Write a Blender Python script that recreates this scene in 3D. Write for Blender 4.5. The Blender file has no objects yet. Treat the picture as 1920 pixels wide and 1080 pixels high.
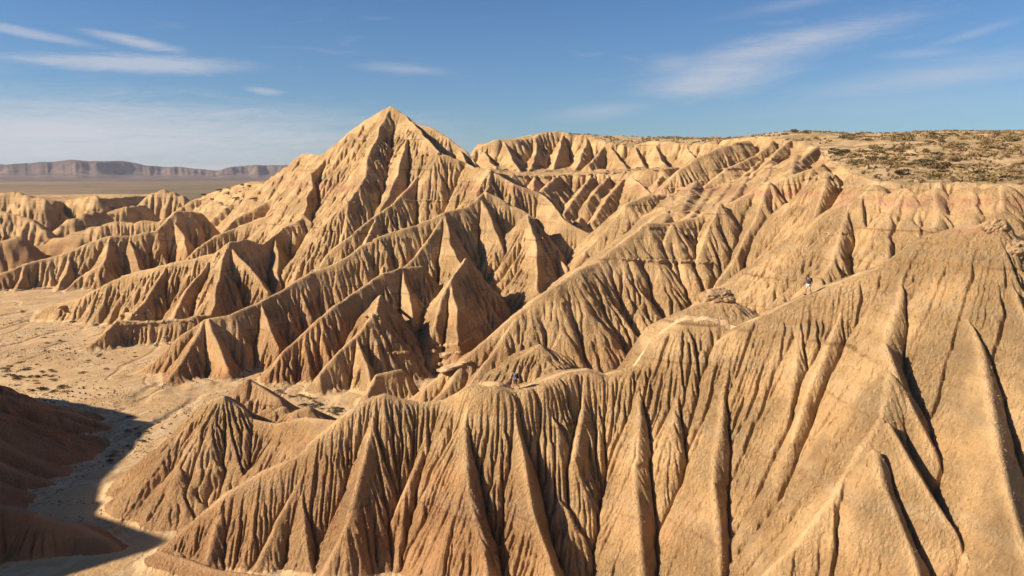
import bpy, bmesh, math, random, time
import numpy as np
from mathutils import Vector, Matrix
T0 = time.time()
S = bpy.context.scene
COL = S.collection
random.seed(7); RNG = np.random.default_rng(11)

# ------------------------------------------------------------------ camera
FPX = 1507.0                      # focal length in pixels of the 1920 wide photograph
PITCH = math.radians(8.2)         # camera looks slightly down
cam_d = bpy.data.cameras.new('camera'); cam = bpy.data.objects.new('camera', cam_d); COL.objects.link(cam)
cam_d.sensor_width = 36.0; cam_d.lens = 36.0 * FPX / 1920.0
cam_d.clip_start = 0.1; cam_d.clip_end = 40000
cam.location = (0, 0, 0); cam.rotation_euler = (math.pi/2 - PITCH, 0, 0)
S.camera = cam

# ------------------------------------------------------------------ sun + sky
SUN_EL, SUN_AZ = math.radians(30), math.radians(-102.0)     # azimuth from +Y towards +X : the sun stands on the left
to_sun = Vector((math.sin(SUN_AZ)*math.cos(SUN_EL), math.cos(SUN_AZ)*math.cos(SUN_EL), math.sin(SUN_EL)))
sun_d = bpy.data.lights.new('sun', 'SUN'); sun = bpy.data.objects.new('sun', sun_d); COL.objects.link(sun)
sun_d.energy = 5.0; sun_d.angle = math.radians(0.53); sun_d.color = (1.0, 0.87, 0.70)
sun.rotation_euler = (-to_sun).to_track_quat('-Z', 'Y').to_euler(); sun.location = (-200, -50, 200)
VS = S.view_settings
VS.view_transform = 'Standard'; VS.look = 'None'; VS.gamma = 1.0; VS.use_curve_mapping = False; VS.exposure = 0.85

W = bpy.data.worlds.new('World'); S.world = W; W.use_nodes = True

class NT:
    """small node-tree writer"""
    def __init__(s, tree): s.t = tree; s.t.nodes.clear()
    def n(s, typ, **kw):
        nd = s.t.nodes.new(typ)
        for k, v in kw.items(): setattr(nd, k, v)
        return nd
    def put(s, sock, v):
        if v is None: return
        if hasattr(v, 'is_output') or isinstance(v, bpy.types.NodeSocket): s.t.links.new(v, sock)
        else: sock.default_value = v
    def math(s, op, a, b=None, c=None, clamp=False):
        nd = s.n('ShaderNodeMath', operation=op, use_clamp=clamp)
        s.put(nd.inputs[0], a); s.put(nd.inputs[1], b)
        if c is not None: s.put(nd.inputs[2], c)
        return nd.outputs[0]
    def mix(s, f, a, b, mode='MIX'):
        nd = s.n('ShaderNodeMix', data_type='RGBA', blend_type=mode)
        s.put(nd.inputs[0], f); s.put(nd.inputs[6], a); s.put(nd.inputs[7], b)
        return nd.outputs[2]
    def noise(s, vec, scale, detail=3, rough=.5, dist=0.0):
        nd = s.n('ShaderNodeTexNoise')
        s.put(nd.inputs['Vector'], vec); nd.inputs['Scale'].default_value = scale
        nd.inputs['Detail'].default_value = detail; nd.inputs['Roughness'].default_value = rough
        nd.inputs['Distortion'].default_value = dist
        return nd.outputs[0]
    def ramp(s, f, lo, hi, a=0.0, b=1.0):
        nd = s.n('ShaderNodeMapRange', interpolation_type='SMOOTHSTEP')
        s.put(nd.inputs[0], f); s.put(nd.inputs[1], lo); s.put(nd.inputs[2], hi); s.put(nd.inputs[3], a); s.put(nd.inputs[4], b)
        return nd.outputs[0]
    def comb(s, x, y, z):
        nd = s.n('ShaderNodeCombineXYZ'); s.put(nd.inputs[0], x); s.put(nd.inputs[1], y); s.put(nd.inputs[2], z)
        return nd.outputs[0]
    def sep(s, v):
        nd = s.n('ShaderNodeSeparateXYZ'); s.put(nd.inputs[0], v); return nd.outputs

def build_world():
    g = NT(W.node_tree)
    out = g.n('ShaderNodeOutputWorld'); bg = g.n('ShaderNodeBackground')
    g.t.links.new(bg.outputs[0], out.inputs[0])
    sky = g.n('ShaderNodeTexSky', sky_type='NISHITA', sun_disc=False)
    sky.sun_elevation = SUN_EL; sky.sun_rotation = SUN_AZ
    sky.altitude = 400; sky.air_density = 1.0; sky.dust_density = 0.25; sky.ozone_density = 3.0
    tc = g.n('ShaderNodeTexCoord'); x, y, z = g.sep(tc.outputs['Generated'])
    D2R = math.degrees(1)
    az = g.math('MULTIPLY', g.math('ARCTAN2', x, y), D2R)          # degrees right of north
    el = g.math('MULTIPLY', g.math('ARCSINE', z), D2R)             # degrees over the horizon
    v = g.comb(g.math('MULTIPLY', az, 0.05), g.math('MULTIPLY', el, 0.30), 0.0)
    warp = g.noise(v, 2.2, 4, .55)
    wv = g.comb(g.math('ADD', g.math('MULTIPLY', az, 0.06), g.math('MULTIPLY', el, -0.12)),
                g.math('ADD', g.math('MULTIPLY', el, 0.55), g.math('MULTIPLY', warp, 1.2)), 3.0)
    fib = g.noise(wv, 2.0, 6, .62, .5)
    fine = g.noise(wv, 9.0, 7, .7, 1.2)
    tot = None
    def cloud(a0, e0, ra, re, tilt, dens, edge=.35):
        """a streak of cirrus centred at azimuth a0, elevation e0"""
        nonlocal tot
        ct, st = math.cos(math.radians(tilt)), math.sin(math.radians(tilt))
        da = g.math('SUBTRACT', az, a0); de = g.math('SUBTRACT', el, e0)
        u = g.math('DIVIDE', g.math('ADD', g.math('MULTIPLY', da, ct), g.math('MULTIPLY', de, st)), ra)
        w = g.math('DIVIDE', g.math('SUBTRACT', g.math('MULTIPLY', de, ct), g.math('MULTIPLY', da, st)), re)
        r = g.math('SQRT', g.math('ADD', g.math('MULTIPLY', u, u), g.math('MULTIPLY', w, w)))
        r = g.math('ADD', r, g.math('MULTIPLY', g.math('SUBTRACT', fib, .5), 1.3))
        r = g.math('ADD', r, g.math('MULTIPLY', g.math('SUBTRACT', fine, .5), 1.1))
        m = g.math('MULTIPLY', g.ramp(r, 1.0+edge, 1.0-edge*2.2), dens)
        tot = m if tot is None else g.math('MAXIMUM', tot, m)
    def A(u): return math.degrees(math.atan((u-960)/FPX))
    def E(u, v):
        c = math.cos(math.atan((u-960)/FPX))
        return math.degrees(math.atan((323-v)/FPX*c))
    def C(u, v, ru, rv, tilt, dens, edge=.35):
        cloud(A(u), E(u, v), math.degrees(ru/FPX), math.degrees(rv/FPX), tilt, dens, edge)
    C(280, 128, 190, 15, 1, .62); C(275, 88, 72, 9, -9, .60, .4); C(75, 72, 100, 8, -8, .45)
    C(508, 177, 32, 7, -6, .42); C(20, 196, 230, 12, -1, .45, .5); C(430, 218, 130, 14, 1, .42, .5)
    C(750, 3, 100, 9, 0, .5); C(765, 137, 80, 10, -3, .35, .5)
    C(120, 256, 540, 62, 0, .95, .55)
    C(1335, 150, 125, 36, 8, .72, .6); C(1440, 100, 190, 24, 10, .66, .6); C(1260, 130, 60, 20, 0, .4, .6)
    C(1120, 212, 100, 14, 6, .34, .6)
    C(1740, 150, 210, 22, 6, .5, .7); C(1680, 200, 260, 26, 2, .22, .8)
    C(1800, 72, 60, 7, 14, .26, .6); C(1700, 110, 60, 8, 0, .26, .6)
    C(1480, 20, 120, 10, 8, .24, .6)
    # thin veil of streaks over the whole sky
    veil = g.math('MULTIPLY', g.ramp(fib, .56, .82), .22)
    tot = g.math('MAXIMUM', tot, veil)
    tot = g.math('MULTIPLY', tot, g.ramp(el, -0.5, 1.2))
    hz = g.ramp(el, 13.0, -1.0, 0.0, .10)
    skyc = g.mix(1.0, sky.outputs[0], SKY_TINT, 'MULTIPLY')
    skyc = g.mix(hz, skyc, (5.2, 5.6, 6.3, 1))
    c = g.mix(tot, skyc, (7.2, 7.3, 8.0, 1))
    g.t.links.new(c, bg.inputs[0]); bg.inputs[1].default_value = SKY_STR
SKY_TINT = (0.62, 0.88, 1.16, 1); SKY_STR = 0.0475
build_world()
S.cycles.volume_bounces = 0; S.cycles.max_bounces = 6; S.cycles.diffuse_bounces = 2

# ------------------------------------------------------------------ numeric helpers
cp, sp_ = math.cos(PITCH), math.sin(PITCH)
def ray(u, v):
    a = (u-960.0)/FPX; b = (v-540.0)/FPX
    return np.array([a, cp - sp_*b, -sp_ - cp*b]) / (cp - sp_*b)     # per metre of forward distance
def P(u, v, D): return ray(u, v) * D
_tab = RNG.random((8, 512, 512)).astype(np.float32)
def n2(x, y, k=0):
    """value noise in -1..1"""
    t = _tab[k % 8]
    xi = np.floor(x).astype(np.int64); yi = np.floor(y).astype(np.int64)
    fx = (x-xi).astype(np.float32); fy = (y-yi).astype(np.float32)
    fx = fx*fx*(3-2*fx); fy = fy*fy*(3-2*fy)
    x0 = xi & 511; x1 = (xi+1) & 511; y0 = yi & 511; y1 = (yi+1) & 511
    a = t[x0, y0]; b = t[x1, y0]; c = t[x0, y1]; d = t[x1, y1]
    return ((a+(b-a)*fx) + ((c+(d-c)*fx)-(a+(b-a)*fx))*fy)*2-1
def fbm(x, y, oct=4, k=0, g=.5):
    s = 0; a = 1; t = 0
    for i in range(oct):
        s = s + a*n2(x*2**i + 17.3*i, y*2**i - 9.1*i, k+i); t += a; a *= g
    return s/t
def n1(x, k=0): return n2(x, np.full_like(x, 3.37+k*7.7), k)
def sstep(x, a, b):
    t = np.clip((x-a)/(b-a), 0, 1); return t*t*(3-2*t)

# ------------------------------------------------------------------ ridge lines
RIDGES = []      # dict(pts Nx3, k, r, ribs, zone)
def ridge(pts, k=.88, r=.7, rib=(6.0, 1.0), zone='hills', fine=1.0, warp=1.0, foot=1e9):
    p = np.array([P(*q) if len(q) == 3 else q[1] for q in pts])
    RIDGES.append(dict(p=p, k=k, r=r, rib=rib, zone=zone, fine=fine, warp=warp, foot=foot)); return p
def spur(start, uv, m=.70, **kw):
    """a crest that starts at a known point and descends towards the camera with slope m, passing the pixels uv"""
    if kw.get('zone') == 'front': m = min(m*1.45, 1.0); kw['k'] = max(kw.get('k', .9)*1.18, 1.2)
    pts = [P(*start)]; D = start[2]
    for (u, v) in uv:
        p0 = pts[-1]; r = ray(u, v)
        mm = m
        Ds = np.linspace(D, D*.45, 900)
        q = Ds[:, None]*r[None]
        f = q[:, 2] - (p0[2] - mm*np.hypot(q[:, 0]-p0[0], q[:, 1]-p0[1]))
        i = np.where(f[1:]*f[:-1] <= 0)[0]
        i = i[0]+1 if len(i) else int(np.argmin(np.abs(f)))
        D = Ds[i]; pts.append(r*D)
    kw = dict(dict(k=.9, r=.5, rib=(5.0, .7), zone='hills', fine=1.0, warp=1.0, foot=1e9), **kw)
    RIDGES.append(dict(p=np.array(pts), **kw)); return pts

# ---- the long front ridge the two walkers follow
F = dict(zone='front', fine=1.0)
ridge([(290,1040,71),(360,978,73),(425,925,74),(490,885,75),(555,856,76),(600,815,77),(640,782,78),(680,752,79),(720,738,79.5),(750,747,79.5),
       (785,755,79.5),(830,750,79.5),(872,728,78.5),(900,720,78),(932,720,77.5),(962,730,77.5),(1010,717,78.5),(1060,697,80),(1100,691,80.5),
       (1135,702,80.5),(1180,690,80),(1230,674,79.5),(1280,662,79),(1340,641,78.5),(1375,625,78),(1430,590,77.5),(1512,551,76.5),(1560,533,76),
       (1600,518,75.5),(1640,508,75),(1672,482,74.5),(1705,458,74),(1740,442,73),(1778,430,72),(1845,420,69),(1868,424,68)],
      k=1.42, r=1.3, rib=(6.5,.7), **F)
ridge([(300,1032,70.5),(400,1066,67.5),(540,1088,66),(700,1100,65)], k=.95, r=.8, rib=(5,.7), **F)
ridge([(320,1012,72.5),(350,1062,68.5),(372,1100,66)], k=.95, r=.5, rib=(5,.7), **F)
spur((430,922,74), [(400,990),(380,1080)], m=.62, k=.9, **F)
spur((560,854,76), [(562,900),(572,1000),(585,1080)], m=.66, k=1.08, rib=(4,.6), **F)
spur((610,810,77.3), [(540,930),(470,1080)], m=.70, k=.88, **F)
spur((700,742,79.3), [(697,800),(672,900),(648,985),(600,1080)], m=.68, k=.98, **F)
spur((800,755,79.5), [(800,830),(760,920),(715,1000),(700,1080)], m=.74, k=.9, **F)
spur((882,724,78.2), [(868,800),(872,850),(875,900),(892,960),(905,1010),(915,1080)], m=.64, k=1.22, r=.45, rib=(4,.5), **F)
spur((935,722,77.5), [(962,775),(975,830),(988,890),(1000,950),(1022,1010),(1045,1080)], m=.62, k=1.22, r=.45, rib=(4,.5), **F)
spur((1010,717,78.5), [(1020,760),(1040,790)], m=.62, k=1.0, r=.4, **F)
spur((1052,702,79.9), [(1052,745),(1048,790)], m=.60, k=1.05, r=.4, **F)
spur((1100,693,80.4), [(1097,740),(1085,800),(1075,850)], m=.60, k=1.0, r=.4, **F)
spur((1140,702,80.4), [(1135,760),(1120,830),(1095,900)], m=.66, k=.95, r=.4, **F)
spur((1212,680,79.7), [(1204,730),(1198,790),(1190,850),(1188,900),(1192,960),(1200,1080)], m=.62, k=1.08, r=.5, rib=(4,.6), **F)
spur((1290,660,79), [(1275,720),(1262,790)], m=.68, k=1.0, **F)
spur((1372,640,78), [(1365,680),(1357,730),(1350,790),(1338,850),(1335,900),(1342,970),(1350,1080)], m=.60, k=1.15, r=.5, rib=(4,.5), **F)
spur((1372,648,77.6), [(1400,690),(1420,750),(1432,810),(1440,850)], m=.62, k=1.1, r=.4, rib=(4,.6), **F)
spur((1425,598,77.4), [(1432,640),(1450,690),(1460,740)], m=.62, k=1.0, r=.4, **F)
spur((1520,552,76.4), [(1500,620),(1490,680),(1482,760)], m=.72, k=.85, r=.6, rib=(5,.9), **F)
spur((1600,520,75.5), [(1560,620),(1520,720),(1490,820)], m=.74, k=.85, r=.6, rib=(5,.9), **F)
spur((1705,460,74), [(1695,520),(1685,570),(1668,615),(1662,675),(1668,715)], m=.55, k=1.1, r=.8, rib=(5,.8), **F)
spur((1668,700,62.8), [(1655,780),(1615,840),(1560,930),(1490,1020),(1430,1080)], m=.66, k=1.08, r=.9, rib=(5,.9), **F)
spur((1664,640,65.2), [(1690,720),(1740,820),(1790,920),(1850,1040),(1880,1110)], m=.64, k=1.3, r=.35, rib=(4,.4), **F)
spur((1668,790,59.4), [(1700,850),(1745,930),(1790,1000),(1830,1090)], m=.55, k=1.25, r=.35, rib=(4,.4), **F)
spur((1640,840,57.9), [(1650,900),(1690,1000),(1720,1090)], m=.60, k=1.05, r=.5, rib=(4,.5), **F)
spur((1778,432,72), [(1778,470),(1798,510),(1812,575),(1833,635),(1843,700),(1852,770),(1868,860),(1890,960),(1925,1080)], m=.54, k=1.2, r=.6, rib=(5,.7), **F)
spur((1845,422,69), [(1862,470),(1895,520),(1925,600),(1960,700)], m=.62, k=1.15, r=.5, rib=(4,.6), **F)
# mounds on and beside the path
ridge([(1292,577,83),(1320,566,83.5),(1348,556,84),(1368,562,83.6)], k=.62, r=.7, foot=4.5, rib=(4,.25), warp=.3, **F)
ridge([(1400,607,80),(1300,648,83),(1210,688,85)], k=.62, r=.8, foot=2.0, rib=(4,.4), warp=.5, **F)
ridge([(975,668,86),(1012,645,87),(1045,662,87)], k=.66, r=.5, foot=4.0, rib=(3.5,.3), warp=.3, **F)
# the lower spurs left of the front ridge
ridge([(215,975,82),(300,865,85),(350,800,87),(400,748,89),(422,741,89),(448,762,88.5),(478,785,88),(520,792,87),(575,782,85),(640,790,80)], k=.92, r=.7, rib=(5,1.0), **F)
spur((400,752,89), [(385,800),(330,900),(270,1000)], m=.66, k=.95, rib=(4,.7), **F)
spur((430,752,88.8), [(425,820),(400,900),(345,1000)], m=.66, k=1.05, rib=(4,.7), **F)
spur((575,784,85), [(520,830),(450,880),(370,950),(290,1030)], m=.60, k=.95, rib=(4,.8), **F)
ridge([(560,768,93),(578,762,93.5)], k=.6, r=.6, rib=(3,.2), zone='front', warp=.2)
ridge([(520,768,94),(530,762,94.5)], k=.65, r=.5, rib=(3,.2), zone='front', warp=.2)
ridge([(492,770,95),(505,764,95.5)], k=.65, r=.5, rib=(3,.2), zone='front', warp=.2)
ridge([(462,711,106),(467,709,106.5)], k=.86, r=.25, rib=(3,.25), zone='front', warp=.2)
ridge([(467,711,106.5),(520,745,104)], k=.8, r=.4, rib=(3,.25), zone='front', warp=.2)

# ---- great flank on the right behind the front ridge
G = dict(zone='flank', warp=.8)
ridge([(745,760,118),(800,722,119),(873,668,122),(925,622,125),(977,578,128),(1040,535,132),(1085,505,136),(1120,490,140),(1165,455,145),(1212,419,150),(1250,418,153),
       (1300,408,156),(1350,388,158),(1420,355,161),(1480,328,163),(1540,308,165)], k=.90, r=.8, rib=(7,.7), **G)
spur((873,670,122), [(840,720),(800,760)], m=.6, k=.85, rib=(5,.7), **G)
spur((977,580,128), [(930,650),(880,720)], m=.66, k=.85, rib=(5,.7), **G)
spur((1085,508,136), [(1050,560),(990,650),(940,720)], m=.70, k=.88, rib=(5,.8), **G)
spur((1180,465,146), [(1140,530),(1100,600),(1060,670)], m=.72, k=.9, rib=(5,.8), **G)
spur((1260,422,151), [(1230,480),(1190,560),(1150,640),(1120,680)], m=.72, k=.92, rib=(5,.8), **G)
spur((1350,380,157), [(1330,430),(1300,500),(1240,590),(1180,660)], m=.72, k=.9, rib=(5,.9), **G)
spur((1440,338,161), [(1420,400),(1380,480),(1320,560)], m=.70, k=.9, rib=(5,.9), **G)
spur((1520,315,163), [(1500,380),(1460,460),(1400,540)], m=.68, k=.9, rib=(5,.9), **G)
for pts in ([(1262,364,199),(1252,392,178),(1238,420,156)],[(1330,353,203),(1312,378,182),(1292,408,160)],[(1398,330,203),(1385,352,182),(1362,380,162)],[(1300,340,208),(1290,362,190),(1275,392,170)],
            [(1445,305,205),(1440,325,185),(1425,350,166)],[(1490,290,195),(1485,308,180),(1478,325,168)],[(1365,343,204),(1350,362,186),(1330,390,166)]):
    ridge(pts, k=.72, r=1.2, rib=(6,.9), **G)
# rounded domes under the plateau edge
H = dict(zone='flank', warp=.6)
spur((1640,345,122), [(1618,365),(1592,383),(1578,430),(1560,490),(1540,520)], m=.62, k=.84, r=1.6, rib=(5,.5), **H)
spur((1700,352,118), [(1690,368),(1665,398),(1668,450),(1668,490)], m=.62, k=.9, r=1.8, rib=(5,.4), **H)
spur((1700,353,118), [(1720,380),(1715,410),(1725,440)], m=.55, k=.9, r=1.6, rib=(5,.4), **H)
spur((1755,350,116), [(1752,368),(1757,395),(1750,425)], m=.6, k=.9, r=1.6, rib=(5,.4), **H)
spur((1820,350,114), [(1825,370),(1832,395)], m=.55, k=.85, r=1.6, rib=(5,.4), **H)
spur((1880,345,112), [(1875,360),(1880,395)], m=.55, k=.85, r=1.8, rib=(5,.4), **H)
spur((1550,320,150), [(1545,350),(1530,400),(1500,450),(1470,500)], m=.62, k=.9, r=1.0, rib=(5,.8), **H)
ridge([(1925,430,84),(1905,440,82),(1890,425,80)], k=1.3, r=.3, rib=(3,.8), zone='flank')
# N1 : the next flank behind it
ridge([(1092,482,180),(1100,468,183),(1140,425,188),(1178,382,192),(1212,368,196),(1260,362,200),(1330,352,204),(1390,330,210),(1430,300,220)], k=.9, r=.6, rib=(6,.7), **G)
spur((1212,368,196), [(1200,420),(1165,470)], m=.7, k=.95, **G)
spur((1270,362,200), [(1262,410),(1225,455)], m=.7, k=.95, **G)
ridge([(1240,352,212),(1270,320,216),(1310,293,222),(1350,275,228),(1400,262,236)], k=.95, r=.5, rib=(6,.7), **G)
ridge([(1320,345,206),(1360,315,212),(1420,290,222),(1450,262,228)], k=.95, r=.5, rib=(6,1.0), **G)
ridge([(1400,335,200),(1440,300,208),(1480,262,222)], k=.95, r=.5, rib=(6,1.0), **G)
ridge([(1480,325,180),(1500,300,188),(1530,272,200)], k=.95, r=.5, rib=(6,.9), **G)

# ---- the pyramid hill and its spurs
K = dict(zone='pyramid')
ridge([(600,290,275),(640,258,268),(665,238,264),(700,216,261),(722,204,259),(735,197,258)], k=1.04, r=.35, rib=(7,1.3), **K)
ridge([(735,197,258),(758,213,254),(785,232,250),(813,240,247),(842,262,243),(868,282,239),(890,312,232),(922,315,222)], k=1.08, r=.35, rib=(7,1.3), **K)
spur((735,198,258), [(710,257),(680,330),(650,377)], m=.66, k=1.08, r=.3, rib=(6,.9), **K)
spur((775,226,251), [(757,280),(742,330),(725,370),(707,400)], m=.66, k=1.06, r=.3, rib=(6,.9), **K)
spur((758,213,254), [(790,250),(820,285),(868,303)], m=.45, k=1.13, r=.3, rib=(6,.6), **K)
ridge([(640,258,268),(623,283,262),(600,307,256),(585,323,250),(587,350,243),(567,373,236),(565,407,228),(530,427,222),(518,438,219),(498,457,214),
       (465,447,211),(430,452,207),(400,473,207),(350,485,208),(313,493,208),(247,510,209),(200,528,208),(150,557,207),(83,574,208),(50,603,205)],
      k=1.04, r=.45, rib=(6,1.1), **K)
spur((585,325,250), [(620,360),(650,410),(662,450)], m=.62, k=1.13, r=.35, rib=(5,.7), **K)
spur((565,400,229), [(600,430),(615,480)], m=.6, k=1.19, r=.35, rib=(5,.6), **K)
spur((518,440,219), [(528,490),(530,530)], m=.6, k=1.19, r=.3, rib=(5,.5), **K)
spur((430,455,207), [(470,500),(500,545)], m=.62, k=1.13, r=.35, rib=(5,.5), **K)
spur((428,455,207), [(410,520),(400,580)], m=.62, k=1.08, r=.4, rib=(5,.7), **K)
spur((400,475,207), [(360,540),(330,590)], m=.66, k=1.03, r=.4, rib=(5,.8), **K)
spur((313,495,208), [(280,540),(240,590)], m=.64, k=1.03, r=.4, rib=(5,.8), **K)
ridge([(607,497,194),(622,475,197),(640,453,200),(675,425,205),(707,400,210),(737,378,215),(767,350,221),(790,322,228),(812,292,236)], k=1.08, r=.4, rib=(6,1.0), **K)
spur((707,402,210), [(690,440),(685,470)], m=.6, k=1.13, r=.3, **K)
# P1 main spur
ridge([(245,703,147),(290,672,149),(333,632,151),(383,598,153),(433,587,156),(490,563,161),(533,543,166),(567,518,170),(607,500,174),(640,485,177),
       (680,457,182),(730,433,186),(780,420,190),(836,398,194),(880,386,200),(905,366,204),(920,345,208),(922,318,212)],
      k=1.07, r=.45, rib=(6,1.1), **K)
ridge([(922,316,212),(895,313,222),(868,304,230),(858,280,238)], k=1.10, r=.35, rib=(6,1.0), **K)
spur((390,597,153), [(405,640),(425,690)], m=.62, k=1.24, r=.4, rib=(5,.5), **K)
spur((383,600,153), [(350,660),(310,720)], m=.62, k=0.97, r=.6, rib=(5,.7), **K)
spur((490,565,161), [(500,600),(520,650)], m=.65, k=1.19, r=.4, rib=(5,.5), **K)
spur((836,400,194), [(850,450),(872,510),(890,560),(905,610)], m=.62, k=1.19, r=.35, rib=(5,.7), **K)
spur((836,400,194), [(800,450),(775,480),(750,500)], m=.60, k=1.03, r=.4, rib=(5,.7), **K)
spur((915,358,205), [(957,380),(992,400),(1013,432),(1040,475),(1062,500)], m=.50, k=1.21, r=.35, rib=(5,.8), **K)
spur((905,368,204), [(935,440),(960,500),(990,560)], m=.66, k=1.08, r=.4, rib=(5,.8), **K)
spur((992,400,192), [(1000,450),(1005,500),(1010,540)], m=.66, k=1.13, r=.4, rib=(5,.8), **K)
spur((922,320,212), [(963,342),(1013,360),(1063,410),(1105,435),(1122,440)], m=.46, k=1.19, r=.35, rib=(5,.9), **K)
# lower spurs towards the gorge
ridge([(503,700,139),(530,662,142),(560,632,145),(590,603,148),(625,570,152),(655,552,156),(690,530,160),(720,512,163),(752,500,167),(790,498,170)], k=1.10, r=.4, rib=(5,1.0), **K)
spur((755,502,167), [(765,550),(772,610),(775,650)], m=.66, k=1.24, r=.35, rib=(5,.6), **K)
spur((750,502,167), [(700,560),(640,620),(590,680),(570,710)], m=.60, k=1.03, r=.4, rib=(5,.7), **K)
ridge([(600,700,133),(640,655,138),(667,628,141),(705,580,146),(712,552,151)], k=1.10, r=.35, rib=(4,.7), **K)
spur((667,630,141), [(690,680),(700,725)], m=.62, k=1.19, r=.35, rib=(4,.5), **K)
ridge([(810,610,150),(822,560,156),(840,525,160),(870,482,170)], k=1.16, r=.35, rib=(5,.7), **K)
spur((840,528,160), [(850,580),(855,640)], m=.66, k=1.19, r=.35, rib=(5,.5), **K)
ridge([(690,735,124),(712,700,127),(760,690,129)], k=1.54, r=.3, rib=(4,.3), **K)
# mid-left little ridge in front of the wash
ridge([(150,655,168),(190,622,172),(215,600,176),(262,602,178),(330,600,180),(370,590,182),(400,590,184)], k=1.10, r=.5, rib=(4,.9), **K)
# ---- left middle distance
L = dict(zone='left_hills')
ridge([(0,512,262),(50,492,268),(130,472,274),(165,455,278),(207,441,281),(240,440,284),(287,433,288),(313,413,294),(333,393,300),(377,398,304)], k=1.04, r=.5, rib=(8,1.4), **L)
spur((207,443,281), [(200,493),(163,512),(125,548)], m=.56, k=1.08, r=.4, rib=(6,1), **L)
spur((240,442,284), [(255,480),(262,505)], m=.6, k=1.19, r=.4, rib=(6,.8), **L)
spur((320,405,297), [(345,440),(352,470)], m=.6, k=1.19, r=.4, rib=(6,.8), **L)
spur((130,474,274), [(128,510),(110,545)], m=.6, k=1.08, r=.4, rib=(6,.9), **L)
spur((50,493,268), [(40,520),(30,550)], m=.6, k=1.08, r=.4, rib=(6,.9), **L)
ridge([(60,462,315),(120,440,318),(190,420,322),(215,413,325),(300,412,330),(345,398,340),(372,402,342)], k=1.10, r=.5, rib=(8,1.4), **L)
ridge([(-80,395,350),(0,396,352),(30,402,352),(62,410,350),(80,428,346)], k=0.83, r=2.0, rib=(8,.6), **L)
ridge([(0,450,300),(40,440,305)], k=0.99, r=.5, rib=(8,1.2), **L)
ridge([(120,415,365),(155,398,372),(190,392,380)], k=1.04, r=.5, rib=(8,1.4), **L)
ridge([(282,360,440),(300,354,442),(320,356,442),(345,366,440)], k=1.04, r=.4, rib=(8,1.6), **L)
ridge([(330,392,400),(350,378,404),(385,365,410),(420,372,405),(455,380,395)], k=0.99, r=.5, rib=(8,1.6), **L)
ridge([(380,420,330),(410,398,338),(440,378,345),(480,358,350)], k=0.99, r=.5, rib=(8,1.5), **L)
ridge([(200,395,395),(235,385,400),(270,382,410)], k=1.04, r=.5, rib=(8,1.6), **L)
ridge([(470,362,335),(500,338,330),(535,312,325),(565,287,320),(575,287,318),(600,290,300)], k=1.04, r=.4, rib=(7,1.4), **K)
ridge([(400,452,252),(440,410,262),(500,375,272),(560,340,276),(600,300,276)], k=1.01, r=.4, rib=(7,1.4), **K)
ridge([(360,470,240),(400,440,246),(440,425,250),(500,402,252),(540,370,258)], k=1.04, r=.4, rib=(6,1.3), **K)
# ---- shaded hill at the left edge, it rises outside the frame
ridge([('w',(-108,116,-13)),('w',(-98,108,-12)),('w',(-84,108,-22)),(0,745,108),(40,752,109),(110,768,111),(180,786,112),(248,812,113)], k=1.2, r=1.6, rib=(7,.6), zone='near_left')
ridge([('w',(-98,104,-10)),('w',(-97,80,-7.5)),('w',(-97,70,-5)),('w',(-97,62,1)),('w',(-72,66,-16)),(0,950,74),(60,962,74),(150,985,74),(215,1020,73),(262,1075,71)], k=1.0, r=1.4, rib=(6,.5), zone='near_left')
ridge([('w',(-72,110,-31)),('w',(-68,98,-29.5)),('w',(-62,84,-31.5)),('w',(-58,78,-33.5))], k=.46, r=1.2, rib=(6,1.3), zone='near_left')
ridge([(-60,715,120),(0,722,121),(28,738,121)], k=0.86, r=1.5, rib=(7,.5), zone='near_left')

# ------------------------------------------------------------------ plateaus : polygons with edge heights
PLATS = []
def plateau(edge, inner, k=1.0, rib=(6, 1.2), zone='plateau', r=.3, bump=.25):
    e = np.array([P(*q) if len(q) == 3 else np.array(q[1]) for q in edge]); i = np.array([P(*q) if len(q) == 3 else np.array(q[1]) for q in inner])
    PLATS.append(dict(e=e, c=np.vstack([e, i]) if len(i) else e, k=k, rib=rib, zone=zone, r=r, bump=bump))
plateau([(885,285,300),(905,274,301),(930,262,302),(965,261,304),(1000,259,308),(1020,248,312),(1045,246,314),(1062,248,314),(1075,257,311),(1092,251,309),(1110,253,308),(1122,266,302),
         (1160,268,296),(1190,271,292),(1215,265,290),(1260,266,284),(1300,267,278),(1330,265,272),(1365,262,262),(1400,258,252),(1425,256,240),(1470,262,228),(1505,266,216),(1540,285,196),
         (1560,305,172),(1600,322,150),(1640,336,132),(1690,345,122),(1740,341,121),(1800,342,119),(1860,346,116),(1935,356,112),('w',(80,92,1.0)),('w',(120,80,3.0)),
         ('w',(400,120,20)),('w',(420,700,26)),('w',(60,700,26)),('w',(-10,380,10))],
        [(1480,247,250),(1560,250,245),(1650,252,240),(1750,253,235),(1850,252,235),(1919,250,230),(1700,275,190),(1850,275,185),(1919,300,150),(1700,310,150),(1800,325,135),
         ('w',(100,400,16)),('w',(200,400,16)),('w',(200,160,12))], k=1.05, bump=.6)
# ledge tier under the far wall
plateau([(925,322,262),(960,327,266),(1000,330,268),(1045,328,268),(1100,328,268),(1140,326,268),(1182,322,264),(1210,318,262),(1240,316,262),('w',(70,285,3)),('w',(60,300,3)),('w',(0,300,3)),('w',(-8,285,2))],
        [], k=.92, rib=(6, 1.2), zone='far_wall')
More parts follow.
